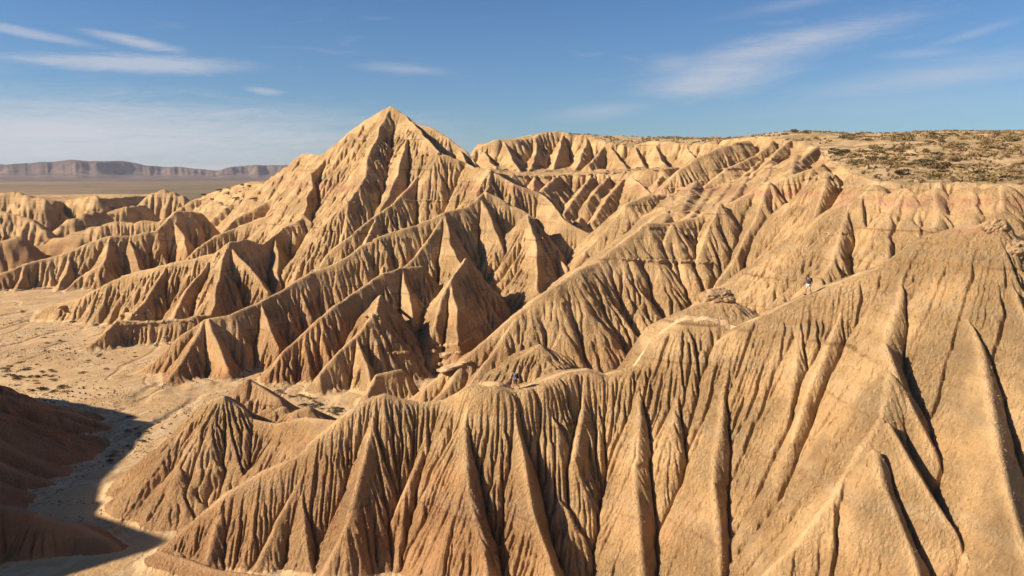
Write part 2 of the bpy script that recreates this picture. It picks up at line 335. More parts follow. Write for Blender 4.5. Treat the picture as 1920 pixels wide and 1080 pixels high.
# far left cliffs
plateau([(-120,372,420),(-40,362,410),(0,364,405),(22,358,408),(50,366,400),(85,370,400),(92,378,408),(120,377,420),(160,366,420),(184,366,416),(188,372,425),(225,370,450),
         ('w',(-220,520,-14)),('w',(-400,560,-14)),('w',(-420,440,-14))], [], k=1.1, rib=(8, 1.8), zone='left_hills')
plateau([(332,388,470),(380,366,420),(420,352,400),(470,340,380),(492,345,372),('w',(-90,520,-10)),('w',(-180,540,-12))], [], k=.8, rib=(8, 1.4), zone='left_hills')

# spurs of the far wall
for (u0, v0, d0, u1, v1, d1) in [(905,278,300,935,318,270),(945,262,302,975,322,270),(1005,262,307,985,330,272),(1055,250,312,1020,335,275),(1100,255,307,1065,330,276),
                                 (1135,268,298,1100,300,285),(1150,270,296,1170,300,280),(1195,272,290,1205,300,276),(1230,268,286,1245,300,268),(1290,270,278,1320,310,255),(1350,268,262,1335,300,245)]:
    ridge([(u0,v0+3,d0),((u0+u1)/2+2,(v0+v1)/2+7,(d0+d1)/2),(u1,v1+6,d1)], k=1.0, r=.35, rib=(4,.9), zone='far_wall')
for (u0, d0, u1, v1, d1) in [(965,266,925,372,252),(1005,268,1000,385,245),(1050,268,1012,360,250),(1108,268,1062,400,240),(1172,265,1115,415,232),(1178,264,1215,360,238),(1238,262,1228,345,245),(1140,267,1105,380,245)]:
    ridge([(u0,327,d0),((u0+u1)/2,(327+v1)/2-3,(d0+d1)/2),(u1,v1,d1)], k=.86, r=.3, rib=(5,.9), zone='far_wall')
ridge([(1090,405,232),(1075,440,222),(1062,470,210)], k=1.0, r=.4, rib=(5,.8), zone='far_wall')

# ------------------------------------------------------------------ heightfield
def seg_env(X, Y, a, b, k):
    """highest point reachable from the crest a-b going down at slope k; returns height, crest position 0..1, plan vector"""
    dx, dy = b[0]-a[0], b[1]-a[1]; L = math.hypot(dx, dy) + 1e-6
    ux, uy = dx/L, dy/L; m = (b[2]-a[2])/L
    rx, ry = X-a[0], Y-a[1]
    s = rx*ux + ry*uy; d = np.abs(-rx*uy + ry*ux)
    g = math.sqrt(max(k*k-m*m, .01*k*k))
    if abs(m) < k*.995: s = s + m*d/g
    else: s = np.full_like(s, L if m > 0 else 0.0)
    cap = (s <= 0) | (s >= L)
    s = np.clip(s, 0, L)
    px, py = rx-s*ux, ry-s*uy
    dist = np.sqrt(px*px+py*py)
    return a[2]+m*s, s, px, py, dist, np.where(cap, k, g)

def rib_shape(t, k):
    """rounded crests, sharp gullies; irregular widths and depths"""
    t = t + .42*n1(t*.7, k) + .2*n1(t*1.9, k+1)
    i = np.floor(t); f = t-i
    g = np.abs(np.sin(np.pi*f))**.75
    a = .55 + .45*_tab[(k+3) % 8][(i.astype(np.int64)*7+13) & 511, (k*31+5) & 511]
    b = .55 + .45*_tab[(k+3) % 8][((i.astype(np.int64)-1)*7+13) & 511, (k*31+5) & 511]
    w = np.where(f < .5, b, a)
    return (1-g)*w

def poly_height(X, Y, R, idx):
    """tent of one polyline with ribs; X,Y already warped"""
    p, k0, r = R['p'], R['k'], R['r']*(.5 if R['r'] < .85 else .75)
    best = np.full(X.shape, -1e9, np.float32)
    q = np.zeros_like(best); D = np.zeros_like(best); VX = np.zeros_like(best); VY = np.zeros_like(best); GG = np.zeros_like(best)
    S0 = idx*137.3
    for j in range(len(p)-1):
        z, s, px, py, dist, gg = seg_env(X, Y, p[j], p[j+1], k0)
        h = z - k0*dist
        c = h > best
        best = np.where(c, h, best); q = np.where(c, S0+s, q); D = np.where(c, dist, D)
        VX = np.where(c, px, VX); VY = np.where(c, py, VY); GG = np.where(c, gg, GG)
        S0 += math.hypot(p[j+1][0]-p[j][0], p[j+1][1]-p[j][1])
    lam, amp = R['rib']
    th = np.arctan2(VX, -VY)
    qq = q + 3.2*th*np.sign(1)          # position along the crest plus fan angle
    kk = k0*(1 + .10*n1(qq/22.0, idx % 8))
    dp = D*GG/k0
    h = best + GG*(dp - np.sqrt(dp*dp+r*r) + r) - (kk-k0)*D      # rounded crest
    h = h - .9*np.maximum(D-R.get('foot', 1e9), 0)
    wob = .35*n2(X*.35, Y*.35, 2) + .12*n2(X*1.1, Y*1.1, 3)
    g1 = rib_shape((qq + wob*1.6)/lam, idx % 7)
    g2 = rib_shape((qq + wob*1.2)/(lam*.37)+40, (idx+2) % 7)
    dd = np.maximum(D-.4, 0)
    h = h - .22*min(amp, 1.3)*rib_shape(q/lam, (idx+1) % 7)*np.clip((np.hypot(X, Y)-80)/40, 0, 1)
    A1 = 1.35*amp*np.minimum(dd*.17, 1.0); A2 = amp*.42*np.minimum(dd*.25, 1.0)
    h = h - A1*g1 - .35*A2*g2*np.clip(.5+n2(X*.06, Y*.06, 5), 0, 1)
    return h.astype(np.float32), qq.astype(np.float32), D

ZN = ['ground', 'front', 'flank', 'pyramid', 'left_hills', 'near_left', 'far_wall', 'plateau', 'plain']
def floor_z(X, Y):
    R = np.hypot(X, Y)
    z = -36.0 - 2.0*sstep(R, 85, 200) - 3.0*sstep(R, 260, 900) - 4*sstep(R, 900, 5000)
    ch = np.abs(fbm(X/26+3, Y/60, 3, 6)); ch2 = np.abs(fbm(X/9, Y/22+5, 2, 4))
    z = z - (.30*(1-sstep(ch+.03*n2(X/2, Y/2, 3), .0, .08)) + .16*(1-sstep(ch2, .02, .08)))*(R < 420)
    z = z + .35*fbm(X/14, Y/14, 4, 1)*np.minimum(R/60, 1) + 2.0*n2(X/600, Y/600, 2)*sstep(R, 600, 1500)
    return z.astype(np.float32)

def inpoly(X, Y, e):
    c = np.zeros(X.shape, bool); n = len(e)
    for i in range(n):
        x0, y0 = e[i][:2]; x1, y1 = e[(i+1) % n][:2]
        t = ((y0 > Y) != (y1 > Y)) & (X < (x1-x0)*(Y-y0)/(y1-y0+1e-9)+x0)
        c ^= t
    return c
def rbf_fit(c):
    d = np.hypot(c[:, None, 0]-c[None, :, 0], c[:, None, 1]-c[None, :, 1])
    A = np.block([[d, np.ones((len(c), 1)), c[:, :2]], [np.ones((1, len(c))), np.zeros((1, 3))], [c[:, :2].T, np.zeros((2, 3))]])
    return np.linalg.lstsq(A, np.concatenate([c[:, 2], np.zeros(3)]), rcond=None)[0]
def rbf_eval(w, c, X, Y):
    o = np.full(X.shape, w[len(c)], np.float32)
    o = o + w[len(c)+1]*X + w[len(c)+2]*Y
    for i in range(len(c)): o = o + w[i]*np.hypot(X-c[i, 0], Y-c[i, 1])
    return o.astype(np.float32)
FLOOR_MIN = -39.5
PATH = np.array([P(*q) for q in [(905,722,77.8),(932,721,77.5),(962,730,77.5),(1010,717,78.5),(1060,697,80),(1100,691,80.5),(1135,702,80.5),(1200,682,81),(1250,665,81.5),(1290,650,81.3),(1345,627,80.3),
                               (1390,608,79.3),(1450,580,78),(1512,551,76.8),(1560,533,76),(1600,518,75.5),(1640,508,75)]])
def path_field(X, Y):
    """weight, height and distance of the footpath"""
    d = np.full(X.shape, 99.0, np.float32); z = np.zeros(X.shape, np.float32)
    m = np.nonzero((X > -6) & (X < 38) & (Y > 70) & (Y < 86))[0]
    if len(m):
        for i in range(len(PATH)-1):
            a, b = PATH[i], PATH[i+1]; L2 = (b[0]-a[0])**2+(b[1]-a[1])**2
            t = np.clip(((X[m]-a[0])*(b[0]-a[0])+(Y[m]-a[1])*(b[1]-a[1]))/L2, 0, 1)
            e = np.hypot(X[m]-a[0]-t*(b[0]-a[0]), Y[m]-a[1]-t*(b[1]-a[1])).astype(np.float32)
            c = e < d[m]; z[m] = np.where(c, a[2]+t*(b[2]-a[2]), z[m]); d[m] = np.where(c, e, d[m])
    return 1-sstep(d, 1.1, 3.0), z, d
def PATHW(X, Y): return (.08+.92*sstep(path_field(X.ravel(), Y.ravel())[2], .7, 2.2)).reshape(X.shape)
STRATA = [(-33.2,.35),(-27.3,.45),(-21.5,.35),(-15.4,.6),(-10.2,.4),(-6.4,.5),(-1.0,.4),(3.4,.45),(7.6,.4),(11.2,.4)]

def base_height(X, Y):
    X = np.asarray(X, np.float32); Y = np.asarray(Y, np.float32)
    shp = X.shape; X = X.ravel(); Y = Y.ravel()
    n = len(X)
    H = np.full(n, -1e4, np.float32); Q = np.zeros(n, np.float32); DD = np.full(n, 50, np.float32); Z = np.zeros(n, np.int8)
    R = np.hypot(X, Y)
    wsc = np.clip((R-60)/150, .25, 1.0)
    wx = wsc*(1.5*fbm(X/13, Y/13, 3, 0) + .35*fbm(X/2.7, Y/2.7, 2, 4))
    wy = wsc*(1.5*fbm(X/13+50, Y/13+9, 3, 1) + .35*fbm(X/2.7+20, Y/2.7+9, 2, 5))
    def put(sel, h, q, d, zi):
        c = h > H[sel]; t = sel[c]
        H[t] = h[c]; Q[t] = q[c]; DD[t] = d[c]; Z[t] = zi
    for i, r in enumerate(RIDGES):
        p = r['p']; reach = (p[:, 2].max()-FLOOR_MIN)/(r['k']*.85) + 3
        if n > 50:
            m = (X > p[:, 0].min()-reach) & (X < p[:, 0].max()+reach) & (Y > p[:, 1].min()-reach) & (Y < p[:, 1].max()+reach)
            sel = np.nonzero(m)[0]
        else: sel = np.arange(n)
        if len(sel) == 0: continue
        w = r['warp']
        h, q, d = poly_height(X[sel]+w*wx[sel], Y[sel]+w*wy[sel], r, i)
        put(sel, h, q, d, ZN.index(r['zone']))
    for i, r in enumerate(PLATS):
        e = r['e']; reach = (e[:, 2].max()-FLOOR_MIN)/(r['k']*.85)+3
        m = (X > e[:, 0].min()-reach) & (X < e[:, 0].max()+reach) & (Y > e[:, 1].min()-reach) & (Y < e[:, 1].max()+reach)
        sel = np.nonzero(m)[0] if n > 50 else np.arange(n)
        if len(sel) == 0: continue
        R2 = dict(p=np.vstack([e, e[:1]]), k=r['k'], r=r['r'], rib=r['rib'])
        xs, ys = X[sel]+.8*wx[sel], Y[sel]+.8*wy[sel]
        h, q, d = poly_height(xs, ys, R2, 60+i)
        ins = inpoly(xs, ys, e)
        if 'w' not in r: r['w'] = rbf_fit(r['c'])
        zp = rbf_eval(r['w'], r['c'], xs, ys) + r['bump']*fbm(X[sel]/6, Y[sel]/6, 4, 2) + .9*fbm(X[sel]/28, Y[sel]/28, 2, 3)*np.minimum(d/20, 1)
        h = np.where(ins, zp, h); zi = r['zone']
        put(sel[ins], h[ins], q[ins], np.full(ins.sum(), 60, np.float32), ZN.index('plateau' if i in (0, 3) else zi))
        o = ~ins
        put(sel[o], h[o], q[o], d[o], ZN.index('far_wall' if i == 0 else zi))
    # hard layers : small steps that come and go
    ms = n2(X/9, Y/9, 6)
    for zs, a in STRATA:
        dz = H - zs + .5*n2(X/40, Y/40, 3) + .12*n2(X/3, Y/3, 2)
        mk = np.clip(.15 + 1.0*n2(X/11+zs, Y/11, 7), 0, 1)*(DD < 45)
        H = H + 1.35*a*mk*(sstep(dz, -.05, .12) - sstep(dz, -.9, 1.6)).astype(np.float32)
    # the trodden crest path
    w, zp, dp = path_field(X, Y)
    H = np.where(w > 0, H*(1-w) + np.maximum(zp-.06*dp, H)*w, H)
    # camera knoll
    hk = -1.75 - .8*np.maximum(R-1.2, 0)
    c = (hk > H) & (R < 60); H[c] = hk[c]
    F = floor_z(X, Y)
    # concave foot where slopes run out into the wash
    w = np.where(Z == 5, .6, 1.6)
    dlt = H - F; t = np.clip(.5+.5*dlt/w, 0, 1)
    Hs = F + (H-F)*t + w*t*(1-t)*.5*1.0
    Z = np.where(dlt < 0.15, 0, Z)
    Z = np.where((Z == 0) & (R > 520), 8, Z)
    return Hs.reshape(shp), Q.reshape(shp), DD.reshape(shp), Z.reshape(shp), F.reshape(shp)

# the mesas on the horizon are part of the same sheet
def mesa_h(X, Y):
    az = np.degrees(np.arctan2(X, Y)); R = np.hypot(X, Y)
    pts = [(-60,9),(-45,16),(-33.5,22),(-31.9,20),(-31.3,22),(-30.2,24),(-29.3,25.5),(-28.4,27),(-27.2,25),(-26.3,25),(-25.5,25.6),(-24.8,22),(-24.2,18.5),(-23.3,17.5),(-22.2,17),(-21.2,15),(-20.5,11),(-19.8,10),(-19.4,14),
           (-18.8,18),(-18,20),(-17,20),(-15,20),(-10,18),(0,16),(30,14),(60,12)]
    a = np.array([q[0] for q in pts]); hpx = np.array([q[1] for q in pts])
    R0 = 7600 + 500*n2(az/3.5, az*0, 3) + 160*n2(az/.6, az*0, 4)
    top = np.interp(az, a, hpx-8.5)/FPX*8000 + 44 + 7*fbm(az*1.3, az*0, 4, 2)
    n = fbm(X/420, Y/420, 4, 5)
    rr = (R - R0)/1.0 + 260*n
    f = np.interp(rr, [-900, -250, 0, 130, 400], [0, .25, .62, .97, 1.0])
    gul = 46*np.abs(fbm(az*2.6, R/3500, 4, 2))*sstep(rr, -900, -100)*(1-sstep(rr, 60, 200))
    low = 26*np.clip(fbm(X/900+3, Y/900, 3, 1)-.12, 0, 1)*sstep(R, 4200, 6500)
    return np.where(R > 3500, f*top*np.where(f > 0, 1, 0) - gul*f + low, 0)

def grid():
    """one sheet of ground: rows at growing distance, columns by bearing, finest where the valley lies"""
    az = np.concatenate([np.linspace(-100, -62, 14, endpoint=False), np.linspace(-62, -36, 90, endpoint=False),
                         np.linspace(-36, 36, NAZ, endpoint=False), np.linspace(36, 100, 30)])
    knots = [(1.5, 0), (45, 40)]
    rs = [np.geomspace(1.5, 50, 50, endpoint=False), np.geomspace(50, 96, int(NR*.38), endpoint=False), np.geomspace(96, 330, int(NR*.47), endpoint=False),
          np.geomspace(330, 600, int(NR*.085), endpoint=False), np.geomspace(600, 5500, int(NR*.02), endpoint=False), np.geomspace(5500, 9500, int(NR*.035), endpoint=False), np.geomspace(9500, 30000, 8)]
    return np.radians(az), np.concatenate(rs)
NAZ, NR = 1150, 1180

def drainage(H, cell, steps, seed):
    """steepest receiver of every cell and the area that drains through it"""
    ny, nx = H.shape
    rg = np.random.default_rng(seed)
    best = np.full(H.shape, 0, np.float32); rec = np.arange(ny*nx, dtype=np.int64).reshape(ny, nx)
    idx = rec.copy(); Hn = H + (rg.random(H.shape, dtype=np.float32)-.5)*cell*.1
    for dy in (-1, 0, 1):
        for dx in (-1, 0, 1):
            if dx == dy == 0: continue
            L = cell*math.hypot(dx, dy)
            ys, xs = slice(max(0, -dy), ny-max(0, dy)), slice(max(0, -dx), nx-max(0, dx))
            yt, xt = slice(max(0, dy), ny-max(0, -dy)), slice(max(0, dx), nx-max(0, -dx))
            sl = (Hn[ys, xs]-H[yt, xt])/L
            sl = np.where(sl > 0, sl*(.72+.56*rg.random(sl.shape, dtype=np.float32)), 0)
            c = sl > best[ys, xs]
            best[ys, xs] = np.where(c, sl, best[ys, xs]); rec[ys, xs] = np.where(c, idx[yt, xt], rec[ys, xs])
    r = rec.ravel(); sink = r == idx.ravel()
    move = np.where(sink, 0, 1).astype(np.float64); acc = np.ones(ny*nx)
    for _ in range(steps):
        move = np.bincount(r, weights=move, minlength=ny*nx)
        acc += move; move[sink] = 0
    return rec, (acc*cell*cell).reshape(ny, nx).astype(np.float32)

def smooth(H, k):
    L = np.zeros_like(H)
    L[1:-1, 1:-1] = .25*(H[2:, 1:-1]+H[:-2, 1:-1]+H[1:-1, 2:]+H[1:-1, :-2]) - H[1:-1, 1:-1]
    return H + k*L

def erode(H, M, cell, iters, K, kd, steps, seed, thr):
    """rain runs down and cuts channels: incision grows with the drained area, creep rounds what is left"""
    for it in range(iters):
        rec, A = drainage(H, cell, steps, seed+it)
        drop = np.maximum(H - H.ravel()[rec], 0)
        e = K*np.maximum(np.sqrt(A)-thr, 0)*np.minimum(drop/cell, 1.3)*M
        e = np.minimum(e, .55*drop); e = smooth(smooth(e, .5), .4)
        H = H - e
        H = smooth(H, kd*(1.0 if it < iters-1 else .5))
    return H, A

def up(a, n, shape):
    """bilinear enlargement by n"""
    ny, nx = shape
    y = np.minimum(np.arange(ny)/n, a.shape[0]-1.001); x = np.minimum(np.arange(nx)/n, a.shape[1]-1.001)
    y0 = y.astype(int); x0 = x.astype(int); fy = (y-y0)[:, None].astype(np.float32); fx = (x-x0)[None].astype(np.float32)
    r0 = a[y0][:, x0]*(1-fx)+a[y0][:, x0+1]*fx; r1 = a[y0+1][:, x0]*(1-fx)+a[y0+1][:, x0+1]*fx
    return r0*(1-fy)+r1*fy

TILES = []
def make_tile(x0, x1, y0, y1, cell, K, it1, it2, seed, kd1=.05, kd2=.03, thr=.6):
    xs = np.arange(x0, x1, cell, dtype=np.float32); ys = np.arange(y0, y1, cell, dtype=np.float32)
    X, Y = np.meshgrid(xs, ys)
    H, Q, DD, Z, F = base_height(X, Y)
    slopes = (Z > 0) & (Z < 7)
    M = np.clip((H-F)/1.2, 0, 1)*np.where(Z == 7, .25, 1.0)*(.40+.9*np.clip(.5+n2(X/11, Y/11, 5), 0, 1))*np.array([1, .85, .55, 1, 1, 1.5, 1, .5, 1], np.float32)[Z]*PATHW(X, Y)
    M = (M*np.minimum(.7+DD*.4, 1)).astype(np.float32)
    H = H + (slopes*(.42*fbm(X/3.7, Y/3.7, 3, 2) + .20*fbm(X/1.1, Y/1.1, 3, 6) + cell*.5*n2(X/(cell*3.1), Y/(cell*3.1), 1))*np.minimum(DD*.5, 1)).astype(np.float32)
    # broad gullies on a coarse copy, then fine rills on the full one
    n = 3
    Hc = H[::n, ::n].copy(); Mc = M[::n, ::n]
    Hc2, _ = erode(Hc.copy(), Mc, cell*n, it1, K*.6, kd1, 60, seed, cell*7)
    H = H + up(Hc2-Hc, n, H.shape)
    H, A = erode(H, M, cell, it2, K, kd2, 80, seed+50, thr)
    TILES.append(dict(x0=x0, y0=y0, cell=cell, H=H, A=np.log2(np.maximum(smooth(A, .5), cell*cell)), D=DD, Z=Z, F=F, Q=Q))
    print('tile', H.shape, time.time()-T0)
def bil(T, name, X, Y, near=False):
    a = T[name]; fx = np.clip((X-T['x0'])/T['cell'], 0, a.shape[1]-1.001); fy = np.clip((Y-T['y0'])/T['cell'], 0, a.shape[0]-1.001)
    if near: return a[np.round(fy).astype(int), np.round(fx).astype(int)]
    x0 = fx.astype(int); y0 = fy.astype(int); fx = fx-x0; fy = fy-y0
    return (a[y0, x0]*(1-fx)+a[y0, x0+1]*fx)*(1-fy)+(a[y0+1, x0]*(1-fx)+a[y0+1, x0+1]*fx)*fy
def height(X, Y, full=False):
    X = np.asarray(X, np.float64); Y = np.asarray(Y, np.float64); shp = X.shape; X = X.ravel(); Y = Y.ravel()
    H = np.zeros(len(X)); A = np.zeros(len(X)); DD = np.zeros(len(X)); Z = np.zeros(len(X), np.int8); W_ = np.zeros(len(X))
    for T_ in TILES:                      # fine tiles first, fading into the coarser ones behind
        a = T_['H']; x1 = T_['x0']+T_['cell']*(a.shape[1]-1); y1 = T_['y0']+T_['cell']*(a.shape[0]-1)
        e = np.minimum(np.minimum(X-T_['x0'], x1-X), np.minimum(Y-T_['y0'], y1-Y))
        sel = np.nonzero((e > 0) & (W_ < 1))[0]
        if len(sel) == 0: continue
        w = np.clip(e[sel]/4.0, 0, 1)*(1-W_[sel])
        xs, ys = X[sel], Y[sel]
        H[sel] += w*bil(T_, 'H', xs, ys); A[sel] += w*bil(T_, 'A', xs, ys); DD[sel] += w*bil(T_, 'D', xs, ys)
        Z[sel] = np.where(w > .4, bil(T_, 'Z', xs, ys, True), Z[sel]); W_[sel] += w
    rest = np.nonzero(W_ < .999)[0]
    if len(rest):
        h, q, d, z, f = base_height(X[rest], Y[rest]); w = 1-W_[rest]
        H[rest] += w*h; DD[rest] += w*d; A[rest] += w*1.0; Z[rest] = np.where(w > .5, z, Z[rest])
    o = (H.reshape(shp).astype(np.float32), A.reshape(shp).astype(np.float32), DD.reshape(shp).astype(np.float32), Z.reshape(shp))
    return o if full else o[0]
make_tile(-50, 56, 46, 104, .10, .070, 8, 22, 100, .07, .016, .20)
make_tile(-120, 120, 96, 250, .21, .115, 9, 15, 200, .04, .012, .34)
make_tile(-170, 130, 244, 330, .34, .13, 7, 10, 300, .04, .01, .5)
make_tile(-300, 10, 322, 500, .55, .15, 6, 8, 400, .03, .01, .8)
def build_terrain():
    az, rs = grid(); na, nr = len(az), len(rs)
    A, Rr = np.meshgrid(az, rs)
    X = (np.sin(A)*Rr).astype(np.float32); Y = (np.cos(A)*Rr).astype(np.float32)
    H, Q, DD, Z = height(X, Y, True)
    far = Rr > 3500
    H = np.where(far, H + mesa_h(X, Y), H)
    print('height', time.time()-T0)
    # fine crust on the slopes
    rough = np.clip((Rr-20)/40, .3, 1)
    slope = (Z > 0) & (Z < 7)
    crust = fbm(X/.7, Y/.7, 3, 0)*.05
    H = H + np.where(slope, crust*np.minimum(DD*.8, 1), crust*.5).astype(np.float32)*np.where(Rr < 700, 1, 0)
    co = np.stack([X, Y, H], -1).reshape(-1, 3).astype(np.float32)
    ii = (np.arange(nr-1)[:, None]*na + np.arange(na-1)[None]).ravel()
    quads = np.stack([ii, ii+1, ii+1+na, ii+na], 1)
    zf = Z.ravel()[ii].astype(np.int8)
    RR = Rr.ravel()[ii]
    zf = np.where(RR > 4200, 9, zf)
    pd = path_field(X.ravel(), Y.ravel())[2]
    zf = np.where((pd[ii] < .24+.2*n1(X.ravel()[ii]*1.3)) & (zf < 7), 10, zf)
    # smooth the zone map a little so that single faces do not flicker between objects
    nrm = None
    names = {0: ('ground', 'structure', 'pale dry wash floor winding between the badland hills'),
             1: ('hill', 'structure', 'large ribbed front ridge with the footpath on its crest'),
             2: ('hill', 'structure', 'broad sunlit clay flank rising behind the footpath to the plateau'),
             3: ('hill', 'structure', 'pointed pyramid hill with long sharp spurs'),
             4: ('hill', 'structure', 'low dim ridges in the left distance beyond the wash'),
             5: ('hill', 'structure', 'dark shaded hill at the lower left edge'),
             6: ('hill', 'structure', 'fluted clay wall under the plateau rim'),
             7: ('plateau', 'structure', 'sandy plateau top dotted with dry scrub'),
             8: ('plain', 'structure', 'flat ochre plain stretching to the horizon'),
             10: ('path', 'structure', 'narrow pale trodden footpath along the crest of the front ridge'),
             9: ('mesa', 'structure', 'hazy flat topped mesas on the horizon')}
    global SHEET
    SHEET = dict(az=az, rs=rs, t=(H/Rr).astype(np.float32))
    # vertex normals of the whole sheet, kept on every piece so no seam shows
    G = co.reshape(nr, na, 3).astype(np.float64)
    du = np.empty_like(G); dv = np.empty_like(G)
    du[:, 1:-1] = G[:, 2:]-G[:, :-2]; du[:, 0] = G[:, 1]-G[:, 0]; du[:, -1] = G[:, -1]-G[:, -2]
    dv[1:-1] = G[2:]-G[:-2]; dv[0] = G[1]-G[0]; dv[-1] = G[-1]-G[-2]
    N = np.cross(du, dv); N /= np.linalg.norm(N, axis=-1, keepdims=True)+1e-12
    N = np.where(N[..., 2:3] < 0, -N, N).reshape(-1, 3).astype(np.float32)
    qa = Q.ravel().astype(np.float32); da = DD.ravel().astype(np.float32)
    objs = {}
    for zi, (nm, kind, lab) in names.items():
        f = quads[zf == zi]
        if len(f) == 0: continue
        used, inv = np.unique(f, return_inverse=True); inv = inv.reshape(f.shape)
        me = bpy.data.meshes.new(nm)
        me.vertices.add(len(used)); me.vertices.foreach_set('co', co[used].ravel())
        me.loops.add(inv.size); me.loops.foreach_set('vertex_index', inv.ravel().astype(np.int32))
        me.polygons.add(len(inv)); me.polygons.foreach_set('loop_start', np.arange(0, inv.size, 4, dtype=np.int32))
        me.update(calc_edges=True)
        me.polygons.foreach_set('use_smooth', np.ones(len(inv), bool))
        for an, arr in (('flow', qa), ('fall', da)):
            at = me.attributes.new(an, 'FLOAT', 'POINT'); at.data.foreach_set('value', arr[used])
        me.normals_split_custom_set_from_vertices(N[used])
        o = bpy.data.objects.new(nm, me); COL.objects.link(o)
        o['kind'] = kind; o['label'] = lab
        objs[zi] = o
    print('mesh', time.time()-T0, len(quads))
    return objs

# ------------------------------------------------------------------ materials
def clay_material(name, base=(.69,.44,.212), kind='clay'):
    m = bpy.data.materials.new(name); m.use_nodes = True
    g = NT(m.node_tree); out = g.n('ShaderNodeOutputMaterial'); bs = g.n('ShaderNodeBsdfPrincipled')
    g.t.links.new(bs.outputs[0], out.inputs[0]); bs.inputs['Roughness'].default_value = .95
    bs.inputs['Specular IOR Level'].default_value = .15
    geo = g.n('ShaderNodeNewGeometry'); pos = geo.outputs['Position']
    x, y, z = g.sep(pos)
    big = g.noise(pos, .035, 4, .55); mid = g.noise(pos, .28, 4, .6); small = g.noise(pos, 2.6, 4, .65)
    if kind == 'clay':
        fw = g.n('ShaderNodeAttribute', attribute_name='flow').outputs['Fac']
        fl = g.n('ShaderNodeAttribute', attribute_name='fall').outputs['Fac']
        # strata: bands by height, slightly warped
        zz = g.math('ADD', z, g.math('MULTIPLY', g.math('SUBTRACT', mid, .5), 1.2))
        zz = g.math('ADD', zz, g.math('MULTIPLY', g.math('SUBTRACT', big, .5), 2.0))
        band = g.noise(g.comb(0.0, 0.0, zz), .33, 5, .7)
        fineband = g.noise(g.comb(0.0, 0.0, zz), 2.2, 3, .6)
        c = g.mix(g.ramp(band, .35, .65), (base[0]*.92, base[1]*.88, base[2]*.82, 1), (base[0]*1.06, base[1]*1.09, base[2]*1.10, 1))
        c = g.mix(g.math('MULTIPLY', g.ramp(fineband, .48, .72), .30), c, (.46, .27, .13, 1))
        gb = g.math('MULTIPLY', g.ramp(g.noise(g.comb(0.0, 0.0, zz), .8, 2, .5), .58, .70), .35)
        c = g.mix(gb, c, (.58, .44, .27, 1))
        # reddish clay low down and in one band high up
        red = g.math('MULTIPLY', g.ramp(zz, -23.0, -32.0), g.ramp(big, .36, .60))
        c = g.mix(g.math('MULTIPLY', red, .58), c, (.52, .24, .105, 1))
        pk = g.math('MULTIPLY', g.ramp(g.math('ABSOLUTE', g.math('ADD', zz, 4.3)), 1.3, .2), g.math('MULTIPLY', g.ramp(mid, .30, .55), .60))
        c = g.mix(pk, c, (.56, .27, .17, 1))
        pk2 = g.math('MULTIPLY', g.ramp(g.math('ABSOLUTE', g.math('SUBTRACT', zz, 2.5)), .8, .2), g.math('MULTIPLY', g.ramp(big, .5, .6), .45))
        c = g.mix(pk2, c, (.54, .22, .11, 1))
        c = g.mix(g.ramp(fl, .8, .1, 0.0, .15), c, (.66, .46, .26, 1))       # crests painted paler, as sunlight catches them
        c = g.mix(g.ramp(small, .42, .75, 0.0, .15), c, (.36, .215, .10, 1))
        c = g.mix(g.ramp(mid, .55, .75, 0.0, .2), c, (.50, .30, .14, 1))
        # thin harder beds that run level from spur to spur
        zl = g.math('ADD', z, g.math('MULTIPLY', g.math('SUBTRACT', g.noise(pos, .05, 2, .5), .5), 1.4))
        zl = g.math('ADD', zl, g.math('MULTIPLY', g.math('SUBTRACT', small, .5), .22))
        lm = g.ramp(g.noise(pos, .075, 4, .6), .46, .60)
        for zs, wd, st in ((-30.6,.14,.5),(-24.4,.16,.6),(-18.8,.12,.5),(-15.3,.18,.7),(-12.1,.10,.45),(-8.0,.16,.6),(-2.6,.12,.5),(.8,.18,.7),(5.4,.14,.5),(9.6,.18,.6),(14.2,.14,.5)):
            ln = g.ramp(g.math('ABSOLUTE', g.math('SUBTRACT', zl, zs)), wd, wd*.4)
            c = g.mix(g.math('MULTIPLY', g.math('MULTIPLY', ln, lm), st), c, (.30, .17, .085, 1))
            gl = g.ramp(g.math('ABSOLUTE', g.math('SUBTRACT', zl, zs+.75)), .55, .2)
            c = g.mix(g.math('MULTIPLY', gl, .16), c, (.62, .50, .34, 1))
        # darker where more area drains through
        c = g.mix(g.ramp(fw, 1.5, 7.5, 0.0, .18), c, (.36, .21, .10, 1))
        # crumbling popcorn crust
        sq = g.comb(x, y, g.math('MULTIPLY', z, .45))
        pop = g.n('ShaderNodeTexVoronoi', feature='F1'); g.put(pop.inputs['Vector'], g.comb(g.math('ADD', x, g.math('MULTIPLY', small, .5)), y, g.math('MULTIPLY', z, .6))); pop.inputs['Scale'].default_value = 3.6
        crack = g.noise(sq, 3.0, 6, .74); clod = g.noise(sq, 9.0, 3, .7)
        amt = g.ramp(fl, .0, .8, .35, 1.0)
        patch = g.ramp(g.noise(pos, .12, 3, .6), .38, .62, .35, 1.0)
        hgt = g.math('MULTIPLY', g.math('SUBTRACT', crack, .5), g.math('ADD', .10, g.math('MULTIPLY', amt, g.math('MULTIPLY', patch, 1.5))))
        hgt = g.math('ADD', hgt, g.math('MULTIPLY', g.math('MULTIPLY', g.math('SUBTRACT', pop.outputs['Distance'], .45), patch), g.math('MULTIPLY', amt, -.40)))
        hgt = g.math('ADD', hgt, g.math('MULTIPLY', clod, .17))
        c = g.mix(g.math('MULTIPLY', g.ramp(crack, .50, .34), g.math('MULTIPLY', amt, .20)), c, (.36, .22, .11, 1))  # shade in the crust's cavities, put into the colour as dark pits
        hgt = g.math('ADD', hgt, g.math('MULTIPLY', fineband, .06))
    elif kind == 'path':
